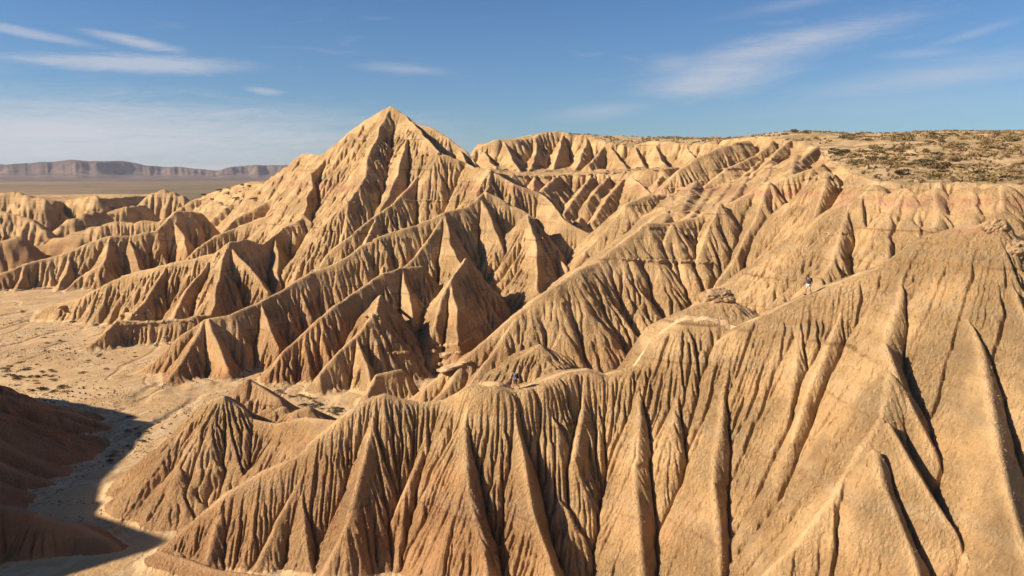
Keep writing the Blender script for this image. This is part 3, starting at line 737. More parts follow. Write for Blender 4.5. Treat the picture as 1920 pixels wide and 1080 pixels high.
        c = g.mix(g.ramp(small, .35, .7), (base[0]*.9, base[1]*.88, base[2]*.85, 1), (base[0], base[1], base[2], 1)); hgt = g.math('MULTIPLY', g.noise(pos, 3.5, 4, .6), .12)
    elif kind == 'ledge':
        c = g.mix(g.ramp(small, .35, .65), (base[0]*.8, base[1]*.75, base[2]*.7, 1), (base[0], base[1], base[2], 1)); hgt = g.math('MULTIPLY', g.noise(pos, 2.5, 5, .7), .4)
    elif kind == 'wash':
        c = g.mix(g.ramp(big, .35, .65), (.52, .34, .165, 1), (.45, .285, .135, 1))
        c = g.mix(g.ramp(mid, .45, .72, 0.0, .45), c, (.46, .30, .16, 1))
        tr = g.noise(g.comb(g.math('MULTIPLY', x, .10), g.math('MULTIPLY', y, .045), 0.0), 1.0, 5, .6, 1.2)
        c = g.mix(g.ramp(g.math('ABSOLUTE', g.math('SUBTRACT', tr, .5)), .05, .0, 0.0, .6), c, (.58, .42, .25, 1))
        dr = g.noise(pos, .16, 5, .7)
        c = g.mix(g.ramp(dr, .54, .66, 0.0, .55), c, (.33, .21, .105, 1))
        c = g.mix(g.ramp(small, .58, .75, 0.0, .5), c, (.30, .20, .10, 1))
        hgt = g.math('MULTIPLY', g.noise(pos, 1.3, 5, .65), .22)
    elif kind == 'plateau':
        c = g.mix(g.ramp(mid, .4, .62), (.58, .40, .22, 1), (.50, .33, .17, 1))
        pt = g.noise(pos, .16, 6, .68)
        c = g.mix(g.ramp(pt, .44, .56, 0.0, .8), c, (.34, .225, .10, 1))
        c = g.mix(g.math('MULTIPLY', g.ramp(small, .52, .64), g.ramp(pt, .42, .54, 0.0, .9)), c, (.19, .135, .055, 1))
        hgt = g.math('MULTIPLY', g.noise(pos, 1.6, 5, .7), .5)
    elif kind == 'plain':
        p2 = g.comb(g.math('MULTIPLY', x, .0022), g.math('MULTIPLY', y, .0011), 0.0)
        pt = g.noise(p2, 1.0, 8, .62); pb = g.noise(pos, .02, 5, .6)
        c = g.mix(g.ramp(pt, .40, .60), (.16, .118, .06, 1), (.25, .165, .09, 1))
        c = g.mix(g.ramp(pt, .60, .68, 0.0, .7), c, (.36, .23, .12, 1))
        c = g.mix(g.ramp(pb, .5, .65, 0.0, .5), c, (.09, .07, .035, 1))
        hgt = g.math('MULTIPLY', pb, 2.0)
    else:
        pt = g.noise(pos, .0045, 6, .65); b2 = g.noise(g.comb(0.0, 0.0, z), .06, 3, .6)
        c = g.mix(g.ramp(pt, .4, .62), (.085, .058, .045, 1), (.17, .115, .08, 1))
        c = g.mix(g.ramp(z, 20.0, 55.0, 0.0, .6), c, (.07, .048, .038, 1))
        c = g.mix(g.ramp(b2, .5, .7, 0.0, .3), c, (.20, .14, .09, 1))
        hgt = g.math('MULTIPLY', pt, 30.0)
    bump = g.n('ShaderNodeBump'); bump.inputs['Strength'].default_value = 1.0; bump.inputs['Distance'].default_value = 1.0
    g.put(bump.inputs['Height'], hgt); g.t.links.new(bump.outputs[0], bs.inputs['Normal'])
    g.put(bs.inputs['Base Color'], c)
    return m
T = build_terrain()
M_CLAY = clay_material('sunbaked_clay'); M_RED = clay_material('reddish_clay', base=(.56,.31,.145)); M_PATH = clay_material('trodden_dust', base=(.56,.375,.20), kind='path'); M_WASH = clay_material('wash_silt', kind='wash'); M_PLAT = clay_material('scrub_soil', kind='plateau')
M_PLAIN = clay_material('plain_soil', kind='plain'); M_MESA = clay_material('mesa_rock', kind='mesa')
for zi, o in T.items():
    o.data.materials.append({10: M_PATH, 5: M_RED, 0: M_WASH, 7: M_PLAT, 8: M_PLAIN, 9: M_MESA}.get(zi, M_CLAY))
#OBJECTS
# ------------------------------------------------------------------ things
def tag(o, label, cat, group=None):
    o['label'] = label; o['category'] = cat
    if group: o['group'] = group
    return o
def simple_mat(name, col, rough=.85, var=.15, scale=9.0):
    m = bpy.data.materials.new(name); m.use_nodes = True
    g = NT(m.node_tree); out = g.n('ShaderNodeOutputMaterial'); bs = g.n('ShaderNodeBsdfPrincipled')
    g.t.links.new(bs.outputs[0], out.inputs[0]); bs.inputs['Roughness'].default_value = rough
    tc = g.n('ShaderNodeTexCoord'); n = g.noise(tc.outputs['Object'], scale, 3, .6)
    d = tuple(c*(1-var) for c in col)+(1,); l = tuple(min(1, c*(1+var)) for c in col)+(1,)
    g.put(bs.inputs['Base Color'], g.mix(g.ramp(n, .35, .65), d, l)); return m
def mesh_obj(name, verts, faces, mat=None, parent=None, smooth=False):
    me = bpy.data.meshes.new(name); me.from_pydata([tuple(map(float, v)) for v in verts], [], faces); me.update()
    if smooth: me.polygons.foreach_set('use_smooth', [True]*len(me.polygons))
    if mat: me.materials.append(mat)
    o = bpy.data.objects.new(name, me); COL.objects.link(o); o.parent = parent; return o

def seen(u, v, dmin=40, dmax=1500):
    """where the sight line through a pixel of the photograph first meets the ground"""
    r = ray(u, v); n = math.hypot(r[0], r[1]); t = r[2]/n
    j = int(np.argmin(np.abs(SHEET['az']-math.atan2(r[0], r[1])))); rs = SHEET['rs']; col = SHEET['t'][:, j]
    i = np.nonzero((col >= t) & (rs > dmin) & (rs < dmax))[0]
    if len(i) == 0: return None
    i = i[0]; a, b = col[i-1]-t, col[i]-t; f = a/(a-b) if a < 0 < b else 1.0
    R_ = rs[i-1]+(rs[i]-rs[i-1])*f
    return Vector((r[0]/n*R_, r[1]/n*R_, t*R_))
def zat(x, y): return float(height(np.array([x]), np.array([y]))[0])

# ---- shrubs
M_SHRUB = [simple_mat('dry_scrub_leaf', (.23,.155,.065), 1, .45, 3), simple_mat('olive_scrub_leaf', (.135,.095,.04), 1, .4, 3), simple_mat('dark_scrub_leaf', (.080,.058,.028), 1, .4, 3), simple_mat('straw_tuft', (.33,.235,.11), 1, .3, 3)]
def shrub_mesh(name, seed, n, mat, flat=.55):
    rg = np.random.default_rng(seed); V = []; Fc = []
    lobes = [(rg.uniform(-.35, .35), rg.uniform(-.35, .35), rg.uniform(.1, .3), rg.uniform(.22, .42)) for _ in range(5)]
    for i in range(n):
        lx, ly, lz, lr = lobes[rg.integers(5)]
        d = rg.normal(size=3); d /= np.linalg.norm(d); d[2] = abs(d[2])*.9-.15
        c = np.array([lx, ly, lz*flat*1.6]) + d*lr*np.array([1, 1, flat])*rg.uniform(.7, 1.08)
        c[2] = max(c[2], -.04)
        t = rg.normal(size=3); t[2] += 1.2; t /= np.linalg.norm(t); s = np.cross(t, rg.normal(size=3)); s /= np.linalg.norm(s)
        L, w = rg.uniform(.07, .15), rg.uniform(.03, .07); b = len(V)
        V += [c-s*w*.6, c+s*w*.6, c+t*L*.6+s*w, c+t*L, c+t*L*.5-s*w]; Fc += [(b, b+1, b+2, b+3, b+4)]
    for i in range(7):                                        # woody stems
        a = rg.uniform(0, 6.28); e = np.array([math.cos(a)*.3, math.sin(a)*.3, .28*flat*1.6]); b = len(V)
        V += [(-.012, 0, -.1), (.012, 0, -.1), tuple(e+[.006, 0, 0]), tuple(e-[.006, 0, 0])]; Fc.append((b, b+1, b+2, b+3))
    me = bpy.data.meshes.new(name); me.from_pydata([tuple(map(float, v)) for v in V], [], Fc); me.update(); me.materials.append(mat)
    return me
SHM = [shrub_mesh('shrub', 10+i, 170, M_SHRUB[[0, 1, 2, 0, 1, 2, 3][i]], .5+.08*(i % 3)) for i in range(7)]
def put_shrub(x, y, s, v, label, group, zoff=0.0):
    o = bpy.data.objects.new('shrub', SHM[v]); COL.objects.link(o)
    o.location = (x, y, zat(x, y)-.05*s+zoff); o.rotation_euler = (0, 0, random.uniform(0, 6.28)); o.scale = (s*random.uniform(.85, 1.3), s*random.uniform(.85, 1.2), s*random.uniform(.7, 1.0))
    tag(o, label, 'shrub', group)
SH_LOOK = ('straw brown', 'olive green', 'dark green', 'pale straw')
def scatter_px(n, box, size, label, group, variants, only=None, tries=8):
    k = 0
    for _ in range(n*tries):
        if k >= n: break
        u = random.uniform(box[0], box[2]); v = random.uniform(box[1], box[3])
        if only and not only(u, v): continue
        p = seen(u, v)
        if p is None: continue
        va = random.choice(variants); sz = random.uniform(*size)*random.choice((.7, 1, 1, 1.3))
        look = ('big ' if sz > size[0]+.75*(size[1]-size[0]) else 'small ' if sz < size[0] else '') + SH_LOOK[va % 3 if va < 6 else 3]
        put_shrub(p.x, p.y, sz, va, look+' '+label, group); k += 1
def on_plateau(u, v): return v > 252 + max(0, 1560-u)*.05 and v < np.interp(u, [1500,1560,1640,1690,1800,1919], [262,290,325,338,336,348]) and n2(np.array([u/55.0]), np.array([v/16.0]), 3)[0] > -.35
scatter_px(185, (1500,252,1919,350), (1.0,2.5), 'scrub bush on the sandy plateau top at the upper right', 'scrub bushes on the plateau top', (0,1,2,0,1), on_plateau)
def patch(poly):
    P_ = np.array(poly, float)
    def f(u, v): return bool(inpoly(np.array([u]), np.array([v]), P_)[0])
    return f
scatter_px(40, (0,670,135,765), (.7,1.35), 'scrub bush in the dense patch on the wash at the left edge', 'scrub bushes in the left wash patch', (1,2,2,0), patch([(0,672),(60,678),(108,695),(125,735),(110,762),(60,735),(0,718)]))
scatter_px(26, (500,720,645,790), (.6,1.2), 'bush in the strip behind the small cone in the wash', 'bushes behind the small wash cone', (1,2,0), patch([(505,724),(560,735),(640,768),(640,785),(590,770),(530,745)]))
scatter_px(18, (190,770,290,880), (.4,.9), 'dry bush along the foot of the front ridge in the wash', 'bushes along the front ridge foot', (0,1,2), patch([(195,770),(250,772),(290,800),(270,835),(200,880),(185,870),(245,820)]))
scatter_px(12, (140,660,310,680), (.4,.8), 'bush at the foot of the low middle ridge', 'bushes under the low middle ridge', (1,2))
scatter_px(26, (20,600,330,700), (.5,1.1), 'bush scattered alone over the pale wash', 'lone bushes on the wash', (0,1,2), lambda u, v: v > 590+ (330-u)*.02 and (lambda q: q is not None and abs(q.z+37.5) < 1.3)(seen(u, v)))
scatter_px(16, (930,312,1250,322), (.8,1.5), 'bush on the ledge half way up the far clay wall', 'bushes on the far wall ledge', (0,1,2))
scatter_px(14, (340,345,482,388), (1.6,3.0), 'bush on the ledge left of the pyramid hill', 'dark bushes left of the pyramid hill', (2,2,1))
for (u, v, s, lab) in [(1470,247,2.2,'dark rounded bush on the skyline at the left end of the plateau'),(1488,243,3.0,'largest skyline bush where the plateau begins'),(1510,244,2.6,'bush with flat crown just right of the largest skyline bush')]:
    p = seen(u, v+6); 
    if p: put_shrub(p.x, p.y, s, 1, lab, None)
scatter_px(12, (1640,248,1915,254), (1.0,1.8), 'bush on the far plateau skyline', 'bushes on the plateau skyline', (1,0))

# ---- dry tufts nobody could count
def tufts(name, pts, size, mat, label):
    rg = np.random.default_rng(5); V = []; Fc = []
    for (x, y, z) in pts:
        s = rg.uniform(*size)
        for _ in range(5):
            a = rg.uniform(0, 6.28); l = np.array([math.cos(a), math.sin(a), 0])*s*.45; u_ = np.array([-math.sin(a), math.cos(a), 0])*s*.28; b = len(V); c = np.array([x, y, z-.03])
            V += [c-u_, c+u_, c+l+u_*.8+[0, 0, s*.5], c+l*.8-u_*.6+[0, 0, s*.62]]; Fc.append((b, b+1, b+2, b+3))
    o = mesh_obj(name, V, Fc, mat); o['kind'] = 'stuff'; o['label'] = label; return o
rg = np.random.default_rng(21)
cx = rg.uniform(20, 210, 26000); cy = rg.uniform(108, 330, 26000)
hh, aa, dd_, zz_ = height(cx, cy, True)
m = (zz_ == 7) & (n2(cx/9, cy/9, 2) + .6*n2(cx/2.5, cy/2.5, 4) > -.1) & (np.abs(cx) < cy*.75)
tufts('grass', list(zip(cx[m], cy[m], hh[m]))[:5600], (.3,.85), M_SHRUB[0], 'dry brown grass and low scrub covering the plateau')
cx = rg.uniform(-130, 0, 9000); cy = rg.uniform(76, 270, 9000)
hh, aa, dd_, zz_ = height(cx, cy, True)
m = (zz_ == 0) & (n2(cx/12, cy/12, 5) + .4*n2(cx/3, cy/3, 4) > .28)
tufts('undergrowth', list(zip(cx[m], cy[m], hh[m]))[:1300], (.2,.5), M_SHRUB[1], 'scattered tiny dry tufts over the pale wash floor')

def clods(name, pts, size, mat, label, seed):
    rg = np.random.default_rng(seed); n = len(pts); pts = np.array(pts, np.float32)
    base = np.array([(1,0,0),(0,1,0),(-1,0,0),(0,-1,0),(0,0,.8),(0,0,-.5)], np.float32); fc = np.array([(0,1,4),(1,2,4),(2,3,4),(3,0,4),(1,0,5),(2,1,5),(3,2,5),(0,3,5)])
    s = rg.uniform(size[0], size[1], (n, 1, 1)).astype(np.float32)**1.0
    V = (base[None]*(1+.5*(rg.random((n, 6, 3), dtype=np.float32)-.5))*s + pts[:, None]).reshape(-1, 3); Fi = (fc[None]+6*np.arange(n)[:, None, None]).reshape(-1)
    me = bpy.data.meshes.new(name); me.vertices.add(len(V)); me.vertices.foreach_set('co', V.ravel()); me.loops.add(len(Fi)); me.loops.foreach_set('vertex_index', Fi.astype(np.int32))
    me.polygons.add(len(Fi)//3); me.polygons.foreach_set('loop_start', np.arange(0, len(Fi), 3, dtype=np.int32)); me.update(calc_edges=True); me.materials.append(mat)
    o = bpy.data.objects.new(name, me); COL.objects.link(o); o['kind'] = 'stuff'; o['label'] = label
M_CLOD = simple_mat('crumbled_clay', (.46,.305,.16), .95, .3, 2); M_STONE = simple_mat('wash_stones', (.36,.26,.16), .95, .35, 2)
cx = rg.uniform(-45, 45, 60000); cy = rg.uniform(50, 82, 60000)
hh, aa, dd_, zz_ = height(cx, cy, True)
m = (zz_ == 1) & (np.abs(cx) < cy*.68) & (rg.random(len(cx)) < .45+.4*n2(cx/5, cy/5, 3)+.3*(aa > 2)) & (path_field(cx, cy)[2] > 1.2)
clods('debris', np.stack([cx[m], cy[m], hh[m]], -1)[:15000], (.02,.075), M_CLOD, 'loose crumbs and clods of clay lying on the front ridge slopes', 4)
cx = rg.uniform(-120, 5, 40000); cy = rg.uniform(72, 210, 40000)
hh, aa, dd_, zz_ = height(cx, cy, True)
m = (zz_ == 0) & (np.abs(cx) < cy*.7) & (n2(cx/6, cy/6, 6)+.5*n2(cx/2, cy/2, 1) > .05)
clods('gravel', np.stack([cx[m], cy[m], hh[m]], -1)[:7000], (.05,.22), M_STONE, 'gravel and small stones strewn over the dry wash floor', 9)

# ---- hard rock layers that stick out of the clay
M_LEDGE = clay_material('hard_layer_rock', base=(.47,.32,.175), kind='ledge')
def ledge(uv, label, thick=.4, out=.55, back=1.0, name='rock_ledge', n=None):
    pts = []; L = sum(math.hypot(uv[i+1][0]-uv[i][0], uv[i+1][1]-uv[i][1]) for i in range(len(uv)-1))
    n = n or max(10, int(L/4)); acc = np.cumsum([0]+[math.hypot(uv[i+1][0]-uv[i][0], uv[i+1][1]-uv[i][1]) for i in range(len(uv)-1)])
    for t in np.linspace(0, L, n):
        p = seen(np.interp(t, acc, [q[0] for q in uv]), np.interp(t, acc, [q[1] for q in uv]))
        if p: pts.append(p)
    if len(pts) < 4: return
    zm = np.median([p.z for p in pts]); Dm = np.median([p.length for p in pts])
    pts = [p for p in pts if abs(p.length-Dm) < Dm*.09]
    V = []; Fc = []; rg = np.random.default_rng(int(uv[0][0])); k = len(pts)
    for i, p in enumerate(pts):
        d = Vector((p.x, p.y, 0)).normalized(); e = math.sin(math.pi*min(max(i/(k-1), .03), .97))**.4
        o_ = out*(.35+.9*rg.random())*e; th = thick*(.65+.6*rg.random())*e; z = p.z*.6+zm*.4 + .08*rg.normal()
        base = Vector((p.x, p.y, z))
        V += [base-d*o_+Vector((0, 0, .02)), base-d*(o_*.92)+Vector((0, 0, -th*.55)), base-d*(o_*.6)+Vector((0, 0, -th)), base+d*back+Vector((0, 0, -th)), base+d*back+Vector((0, 0, .30)), base-d*(o_*.4)+Vector((0, 0, .16))]
    for i in range(k-1):
        for j in range(6):
            a, b = i*6+j, i*6+(j+1) % 6; Fc.append((a, b, b+6, a+6))
    Fc += [tuple(range(6))[::-1], tuple((k-1)*6+j for j in range(6))]
    o = mesh_obj(name, V, Fc, M_LEDGE); tag(o, label, 'rock ledge', 'hard rock ledges in the clay slopes')
LEDGES = [
 ([(1140,482),(1200,487),(1262,489),(1335,496)], 'long thin ledge crossing the sunlit flank above the first mound', .7, .5),
 ([(1212,367),(1260,368),(1318,368)], 'lower of the two dark undercut ledges under the plateau corner', 1.1, .9),
 ([(1236,352),(1290,354),(1335,351)], 'upper of the two dark undercut ledges under the plateau corner', .9, .9),
 ([(958,327),(1000,331),(1046,330)], 'dark ledge at the left end of the far wall terrace', 1.2, 1.0),
 ([(1048,329),(1095,328),(1120,326)], 'thin ledge in the middle of the far wall terrace', .9, .8),
 ([(1120,326),(1150,324),(1184,322)], 'ledge capping the pointed far spurs at the right of the terrace', 1.0, .9),
 ([(786,291),(815,288),(842,285)], 'reddish ledge on the right shoulder of the pyramid hill', .7, .7),
 ([(1498,313),(1540,311),(1587,307)], 'short dark ledge just below the scrub at the plateau edge', .5, .5),
 ([(1500,337),(1550,332),(1608,324)], 'longest layered ledge under the plateau edge above the domes', .6, .6),
 ([(1546,438),(1570,438),(1592,437)], 'small dark ledge across the front of the leftmost clay dome', .35, .35),
 ([(1530,300),(1600,300),(1660,290)], 'ledge between scrub patches on the plateau slope', .4, .4),
 ([(1720,292),(1790,287),(1850,290)], 'broken ledge in the scrub at the right of the plateau', .5, .5),
 ([(1420,300),(1450,298),(1490,292)], 'ledge on the pale spurs just left of the plateau edge', .6, .6),
 ([(1330,320),(1375,316),(1420,314)], 'thin ledge above the pair of undercut ledges', .6, .5),
 ([(1610,318),(1680,312),(1740,306)], 'layered ledge between the domes and the scrub', .5, .6),
 ([(1560,352),(1590,350),(1625,352)], 'short ledge over the leftmost dome', .4, .4),
 ([(640,262),(690,259),(750,259)], 'faint thin ledge high on the face of the pyramid hill', .35, .3),
 ([(640,380),(655,379),(672,380)], 'tiny ledge at the foot of the central rib of the pyramid hill', .4, .4),
 ([(760,376),(800,376),(845,377)], 'thin dark ledge half way down the right spur of the pyramid hill', .4, .35),
 ([(733,578),(750,577),(768,579)], 'thin ledge on the lower lit cone of the gorge spur', .35, .3),
 ([(684,598),(700,592),(716,588)], 'small dark notch ledge on the small lower spur above the gorge', .4, .4),
 ([(720,660),(745,661),(768,662)], 'ledge at the foot of the bright lower spur beside the gorge', .5, .5),
 ([(818,655),(845,648),(880,636),(905,625)], 'dark undercut ledge along the gorge bottom under the pyramid spurs', .7, .6),
 ([(1240,400),(1300,398),(1340,396)], 'faint ledge on the upper part of the sunlit flank', .35, .3),
 ([(0,545),(40,543),(90,541),(150,535)], 'long dark bank ledge along the wash at the left edge', 1.0, .8),
 ([(225,596),(250,590),(275,589)], 'short ledge over the low middle ridge beside the wash', .7, .6),
 ([(210,610),(270,606),(330,602),(360,603)], 'long thin ledge across the low middle ridge', .5, .4),
]
for uv, lab, th, ou in LEDGES: ledge(uv, lab, th, ou)

# ---- loose blocks at the gorge bottom and the right edge
M_BLOCK = simple_mat('fallen_block_clay', (.44,.29,.15), .95, .3, 4)
def block(u, v, s, label, sq=(1, .8, .5)):
    p = seen(u, v)
    if p is None: return
    rg = np.random.default_rng(int(u*7+v)); bm = bmesh.new(); bmesh.ops.create_icosphere(bm, subdivisions=2, radius=.5)
    for w in bm.verts:
        w.co = Vector([math.copysign(abs(c*2)**.6*.5, c) for c in w.co]) * (1+.22*rg.normal()*.6)
        w.co.x *= sq[0]; w.co.y *= sq[1]; w.co.z *= sq[2]
    me = bpy.data.meshes.new('boulder'); bm.to_mesh(me); bm.free(); me.materials.append(M_BLOCK)
    o = bpy.data.objects.new('boulder', me); COL.objects.link(o); o.location = (p.x, p.y, p.z+s*sq[2]*.2); o.scale = (s, s, s); o.rotation_euler = (rg.uniform(-.3, .3), rg.uniform(-.3, .3), rg.uniform(0, 6))
    tag(o, label, 'boulder', 'fallen clay blocks')
for a in [(848,690,3.0,'largest flat slab tilted on the slope at the gorge mouth',(1.6,.8,.22)),(835,668,2.0,'block lying just above the tilted slab in the gorge'),(812,660,1.6,'dark block under the bank at the gorge bottom'),
          (872,680,1.4,'small flat block right of the tilted slab',(1.3,.8,.35)),(826,684,1.2,'small block below the gorge bank'),(860,662,1.1,'small block high in the gorge rubble'),
          (120,576,2.2,'low block on the wash bank at far left',(1.8,.9,.3)),(40,585,1.6,'small block on the wash bank nearest the left edge')]:
    block(*a)

def outcrop(u, v, size, label, seed, sink=.25):
    """a crumbling cap of harder clay"""
    p = seen(u, v)
    if p is None: return
    bm = bmesh.new(); bmesh.ops.create_icosphere(bm, subdivisions=4, radius=.5); C_ = np.array([w.co[:] for w in bm.verts])
    n = n2(C_[:, 0]*5+seed, C_[:, 1]*5+C_[:, 2]*3, 2)*.16 + n2(C_[:, 0]*13+seed, C_[:, 1]*13+C_[:, 2]*9, 4)*.12 + n2(C_[:, 0]*30+seed, C_[:, 1]*30+C_[:, 2]*24, 5)*.07
    for w, k in zip(bm.verts, n):
        w.co = w.co*(1+float(k)); w.co.z = max(w.co.z, -.3); w.co = Vector((w.co.x*size[0], w.co.y*size[1], w.co.z*size[2]))
    me = bpy.data.meshes.new('rock_outcrop'); bm.to_mesh(me); bm.free(); me.materials.append(M_CRUST)
    o = bpy.data.objects.new('rock_outcrop', me); COL.objects.link(o); d = Vector((p.x, p.y, 0)).normalized()
    q = Vector((p.x, p.y, 0))+d*size[1]*.3; o.location = (q.x, q.y, zat(q.x, q.y)+size[2]*(.5-sink)-size[2]*.35); tag(o, label, 'rock outcrop')
M_CRUST = clay_material('crumbly_grey_cap', base=(.50,.335,.185), kind='ledge')
outcrop(1345, 563, (3.6, 3.0, 2.4), 'dark crumbly cap on top of the smooth mound beside the path', 3)
outcrop(1866, 428, (2.2, 1.8, 1.5), 'ragged dark block at the right edge where the front ridge breaks off', 8)
outcrop(1908, 472, (2.6, 2.2, 1.8), 'rounded rough clay lump in the hollow at the right edge', 12)
# ---- people
def skin_mesh(name, joints, edges, mat, parent, sub=1):
    """joints: name -> (x,y,z,radius); one continuous skinned surface"""
    keys = list(joints); me = bpy.data.meshes.new(name)
    me.from_pydata([joints[k][:3] for k in keys], [(keys.index(a), keys.index(b)) for a, b in edges], [])
    o = bpy.data.objects.new(name, me); COL.objects.link(o)
    md = o.modifiers.new('skin', 'SKIN'); md.use_smooth_shade = True
    for i, k in enumerate(keys):
        r = joints[k][3]; r = (r, r) if not isinstance(r, tuple) else r
        me.skin_vertices[0].data[i].radius = r; me.skin_vertices[0].data[i].use_root = (i == 0)
    o.modifiers.new('sub', 'SUBSURF').levels = sub; o.modifiers['sub'].render_levels = sub
    dg = bpy.context.evaluated_depsgraph_get(); nm = bpy.data.meshes.new_from_object(o.evaluated_get(dg)); o.modifiers.clear(); o.data = nm; bpy.data.meshes.remove(me)
    nm.name = name; nm.materials.clear(); nm.materials.append(mat); nm.polygons.foreach_set('use_smooth', [True]*len(nm.polygons)); o.parent = parent
    return o
def ball(name, c, r, mat, parent, sc=(1, 1, 1), cut=None, sub=2):
    bm = bmesh.new(); bmesh.ops.create_icosphere(bm, subdivisions=sub, radius=r)
    if cut is not None: bmesh.ops.delete(bm, geom=[v for v in bm.verts if v.co.z < cut*r], context='VERTS')
    me = bpy.data.meshes.new(name)
    for v in bm.verts: v.co = Vector((v.co.x*sc[0], v.co.y*sc[1], v.co.z*sc[2])) + Vector(c)
    bm.to_mesh(me); bm.free(); me.materials.append(mat); me.polygons.foreach_set('use_smooth', [True]*len(me.polygons))
    o = bpy.data.objects.new(name, me); COL.objects.link(o); o.parent = parent; return o
M_SKIN = simple_mat('tanned_skin', (.36,.19,.11), .6, .06); M_SHOE = simple_mat('dark_boot', (.045,.035,.03), .8)
def person(x, y, heading, pose, label, shirt, pants, hair, knee_len, capname):
    root = bpy.data.objects.new('person', None); COL.objects.link(root)
    root.location = (x, y, zat(x, y)); root.rotation_euler = (0, 0, heading); root.scale = (1.1, 1.1, 1.1); tag(root, label, 'person')
    j = pose
    E = [('pelvis','belly'),('belly','chest'),('chest','neck'),('neck','chin'),('chin','skull'),('skull','crown')]
    for s in 'LR':
        E += [('pelvis','hip'+s),('hip'+s,'knee'+s),('knee'+s,'ankle'+s),('ankle'+s,'toe'+s),('chest','sho'+s),('sho'+s,'elb'+s),('elb'+s,'wri'+s),('wri'+s,'palm'+s)]
        e = Vector(j['wri'+s][:3]); p = Vector(j['palm'+s][:3]); d = (p-e).normalized(); side = d.cross(Vector((0, 1, 0))).normalized() if abs(d.y) < .9 else Vector((1, 0, 0))
        for f in range(4):                                   # four fingers, then the thumb from the side of the palm
            b = p + side*(.028-.019*f) + d*.02; L = (.036, .042, .039, .030)[f]; t = b + d*L; u_ = t + (d*.7 + Vector((-.5, 0, 0)))*L*.7
            j['fa%d%s' % (f, s)] = (*t, .009); j['fb%d%s' % (f, s)] = (*u_, .008); E += [('palm'+s, 'fa%d%s' % (f, s)), ('fa%d%s' % (f, s), 'fb%d%s' % (f, s))]
        t = e.lerp(p, .6) + side*.045; j['th'+s] = (*t, .011); j['ti'+s] = (*(t+d*.035+side*.01), .009); E += [('wri'+s, 'th'+s), ('th'+s, 'ti'+s)]
    skin_mesh('body', j, E, M_SKIN, root)
    def off(k, r, t=None, k2=None):
        a = Vector(j[k][:3]); a = a if t is None else a.lerp(Vector(j[k2][:3]), t); return (*a, r)
    sj = {'b': off('belly', (.165,.125)), 'p': off('pelvis', (.165,.13)), 'c': off('chest', (.185,.13)), 'n': off('chest', .075, .75, 'neck')}; se = [('b','p'),('b','c'),('c','n')]
    for s in 'LR':
        sj['s'+s] = off('sho'+s, .078); sj['e'+s] = off('sho'+s, .062, .75, 'elb'+s); se += [('c','s'+s),('s'+s,'e'+s)]
    skin_mesh('shirt', sj, se, shirt, root)
    pj = {'p': off('pelvis', (.17,.135))}; pe = []
    for s in 'LR':
        pj['h'+s] = off('hip'+s, .105); pj['m'+s] = off('hip'+s, .092, .6, 'knee'+s); pj['k'+s] = off('hip'+s, .085, knee_len, 'knee'+s); pe += [('p','h'+s),('h'+s,'m'+s),('m'+s,'k'+s)]
    skin_mesh('shorts', pj, pe, pants, root)
    h = Vector(j['skull'][:3])
    ball('hair', h+Vector((.015, 0, .012)), .108, hair, root, (1.05, .92, 1.1), -.05)
    cp_ = ball('cap', h+Vector((0, 0, .045)), .112, hair, root, (1.05, .95, .85), .05); ball('brim', h+Vector((-.12, 0, .05)), .07, hair, cp_, (1.1, 1.0, .12))
    for s in (-1, 1):
        ball('ear', h+Vector((.0, .092*s, -.01)), .026, M_SKIN, root, (.7, .4, 1.1), sub=1); ball('eye', h+Vector((-.096, .034*s, .01)), .013, M_SHOE, root, sub=1)
    ball('nose', h+Vector((-.11, 0, -.018)), .020, M_SKIN, root, (.9, .7, 1.2), sub=1); ball('mouth', h+Vector((-.098, 0, -.055)), .02, simple_mat('lips', (.28,.10,.08)), root, (.35, 1.1, .3), sub=1)
    for s in 'LR':
        a = Vector(j['ankle'+s][:3]); t = Vector(j['toe'+s][:3]); d = (t-a); d.z = min(d.z, 0)
        c = a.lerp(t, .45); c.z = min(a.z, t.z)+.0
        o = ball('boot', (0, 0, 0), .16, M_SHOE, root, (1.0, .36, .42)); o.location = c
        o.rotation_euler = (0, math.atan2(t.z-a.z+.06, abs(t.x-a.x)+.001)*-1.0, 0)
    return root
W1 = dict(pelvis=(0,0,.93,(.135,.11)), belly=(-.015,0,1.10,(.13,.10)), chest=(-.05,0,1.33,(.145,.105)), neck=(-.09,0,1.49,.052), chin=(-.125,0,1.565,.072), skull=(-.14,0,1.635,.092), crown=(-.13,0,1.70,.06),
    hipL=(-.01,.095,.88,.09), hipR=(.01,-.095,.88,.09), kneeL=(-.12,.10,.49,.062), ankleL=(-.13,.10,.09,.042), toeL=(-.33,.10,.04,.038),
    kneeR=(.10,-.10,.50,.062), ankleR=(.42,-.10,.20,.042), toeR=(.36,-.10,.04,.036),
    shoL=(-.05,.19,1.40,.055), elbL=(-.06,.24,1.12,.044), wriL=(-.26,.23,1.02,.030), palmL=(-.33,.22,1.03,.034),
    shoR=(-.05,-.19,1.40,.055), elbR=(.06,-.24,1.13,.044), wriR=(-.10,-.25,.98,.030), palmR=(-.16,-.25,.96,.034))
